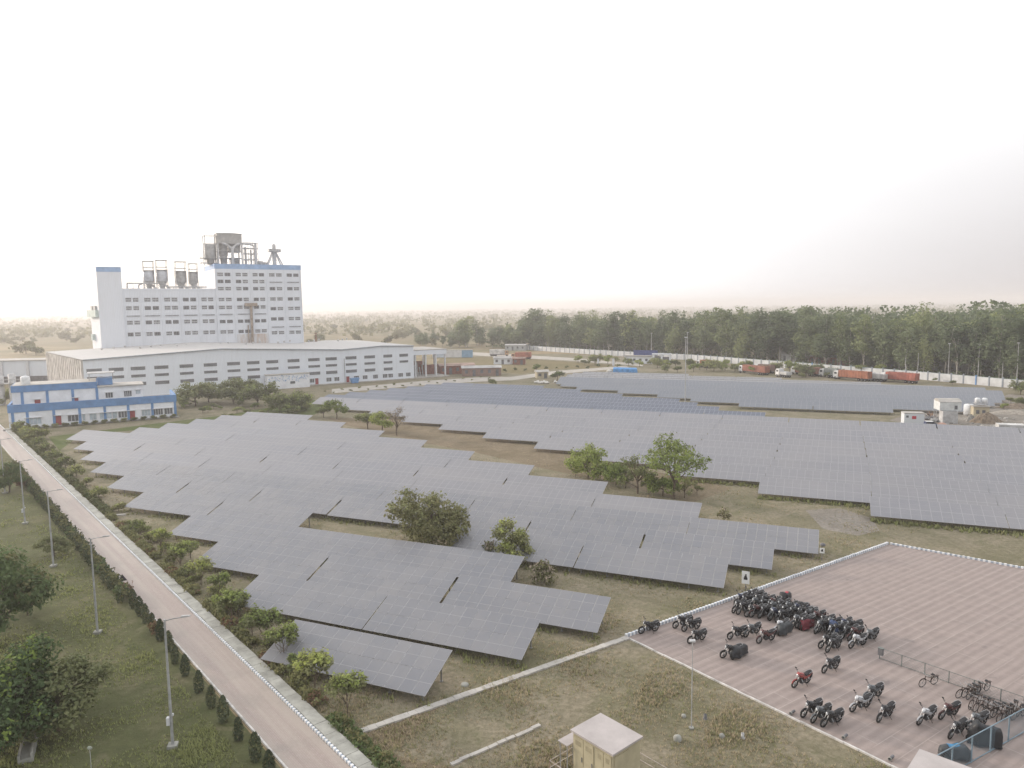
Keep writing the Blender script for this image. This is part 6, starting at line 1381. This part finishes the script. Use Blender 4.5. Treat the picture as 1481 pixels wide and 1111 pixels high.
C_at(1133, 874, TARP, 'motorcycle under a black cover with red cloth on top, behind the crowded row', seed=7, da=20, patch=REDC)
C_at(1158, 890, TARP, 'motorcycle under a peaked black cover in the middle of the crowded row', seed=9, da=14, h=1.25)
C_at(1205, 919, BLUC, 'motorcycle draped in dark blue cloth near the end of the crowded row', seed=11, h=1.3, low=.35)
C_at(1163, 911, mat('maroon_cloth', (.14,.03,.04), .8, .2, 3), 'motorcycle under a maroon cloth at the front of the crowded row', seed=13, da=12, h=.95)
C_at(1411, 1076, TARP, 'tall black covered motorcycle beside the blue-grey mesh fence', seed=15, da=-50, h=1.15, low=.03, tall=.4)
t = C_at(1392, 1098, TARPG, 'motorcycle under dark cover with a bright blue tail by the fence corner', seed=17, da=150, h=1.0, patch=BLUT)
for i, (px, py, lab) in enumerate(((1056,921,'round black helmet hanging from the draped motorcycle mirror'),)):
    pass
# ------------------------------------------------------------------ bicycles
def bicycle_parts():
    FR = mat('bicycle_frame', (.10,.075,.065), .5, .3, 4, metal=.2); p = {}
    mb = MB(); mb.path([(.42,0,.88),(.36,0,.60),(-.16,0,.30),(-.22,0,.62),(.38,0,.82)],.022,6); mb.path([(-.22,0,.62),(-.55,0,.34),(-.16,0,.30)],.013,6); mb.path([(.40,0,.84),(.50,0,.55),(.58,0,.34)],.016,6); mb.path([(-.22,0,.62),(-.24,0,.86)],.014,6); p['frame'] = (mb.mesh('frame', [FR]))
    mb = MB(); mb.path([(.25,-.28,.98),(.42,-.2,1.0),(.42,.2,1.0),(.25,.28,.98)],.013,6); mb.tube((.41,0,.86),(.42,0,1.0),.013,n=6); p['handlebar'] = mb.mesh('handlebar', [CHR])
    mb = MB(); mb.loft([[(-.36,-.10,.86),(-.36,.10,.86),(-.10,.03,.88),(-.10,-.03,.88)],[(-.38,-.11,.92),(-.38,.11,.92),(-.08,.02,.92),(-.08,-.02,.92)]]); p['saddle'] = mb.mesh('saddle', [SEATM])
    mb = MB(); mb.bx(-.85,-.35,-.07,.07,.70,.72); mb.path([(-.8,-.06,.70),(-.55,-.08,.34)],.008,4); mb.path([(-.8,.06,.70),(-.55,.08,.34)],.008,4); p['carrier'] = mb.mesh('carrier', [FR])
    mb = MB(); mb.torus((-.55,0,.34),.37,.025,12,4,a0=.3,a1=2.7); mb.torus((.58,0,.34),.37,.025,12,4,a0=.5,a1=2.6); p['mudguard'] = mb.mesh('mudguard', [FR])
    mb = MB(); mb.lathe([(.02,-.02),(.09,-.02),(.09,0),(.02,0)],(-.16,0,.30),12,0,'y'); mb.path([(-.30,-.1,.22),(-.16,-.06,.30),(-.16,.06,.30),(-.02,.1,.38)],.011,5); mb.path([(-.52,.12,.30),(-.60,.24,.02)],.01,4); p['pedal_crank'] = mb.mesh('pedal_crank', [CHR])
    t = MB(); t.torus((0,0,0), .325, .026,24,5); T = t.mesh('tyre', [TY]); r_ = MB(); r_.torus((0,0,0),.30,.009,22,4); r_.lathe([(.01,-.05),(.025,-.04),(.025,.04),(.01,.05)],(0,0,0),8,0,'y')
    for i in range(14): a = i*2*math.pi/14; r_.tube((0,.03*(-1)**i,0),(.30*math.cos(a),0,.30*math.sin(a)),.0035,n=3,caps=False)
    return p, T, r_.mesh('rim', [CHR])
BP, BT, BR = bicycle_parts()
def bicycle(px, py, label, da=0, group=None):
    an = HD+R(da); p = G(px, py)-Vector((math.cos(an), math.sin(an), 0))*.58; t = thing('bicycle', label, 'bicycle', (p.x, p.y, .02), 0, group); t.rotation_euler = (R(random.uniform(-9,-5)), 0, an)
    for nm, me in BP.items(): link(nm, me, t)
    for nm, x in (('front_wheel', .58), ('rear_wheel', -.55)):
        w = bpy.data.objects.new(nm, None); COL.objects.link(w); w.parent = t; w.location = (x,0,.34); w.empty_display_size = .1
        link('tyre', BT, w); link('rim', BR, w)
bicycle(1333, 994, 'single dark bicycle standing alone beside the low mesh fence', -10)
GBY = 'bicycles in the group by the low fence'
spots = [(1386,1010),(1394,1009),(1400,1012),(1405,1008),(1413,1005)]
for i, (px, py) in enumerate(spots): bicycle(px, py, f'bicycle in the upper group against the low fence, {ORD[i]} from the single bicycle', random.uniform(-14,14), GBY)
spots = [(1403,1026),(1410,1030),(1417,1032),(1424,1037),(1431,1040),(1436,1038),(1444,1045),(1451,1042),(1456,1036),(1465,1042),(1472,1036)]
for i, (px, py) in enumerate(spots): bicycle(px, py, f'bicycle in the lower group near the fence corner, {ORD[i]} from the grey motorcycle', random.uniform(-16,16), GBY)
# drain pipe ends and weep holes along the near lot edge
for i, (px, py) in enumerate(((1146,1033),(1222,1068),(1289,1099))):
    d_ = thing('drain_spout', f'short dark drain spout at the lot edge, {ORD[i]} from the lot corner', 'drain spout', G(px, py)+Vector((0,0,.1)), R(-140)); mb = MB(); mb.lathe([(.09,-.25),(.09,.25),(.06,.25),(.06,-.2)],(0,0,.05),10,0,'x'); mb.build('pipe', SHADE_GREY, d_); mb = MB(); mb.lathe([(.12,.18),(.12,.26),(.09,.26)],(0,0,.05),10,0,'x'); mb.build('collar', CONC2, d_)
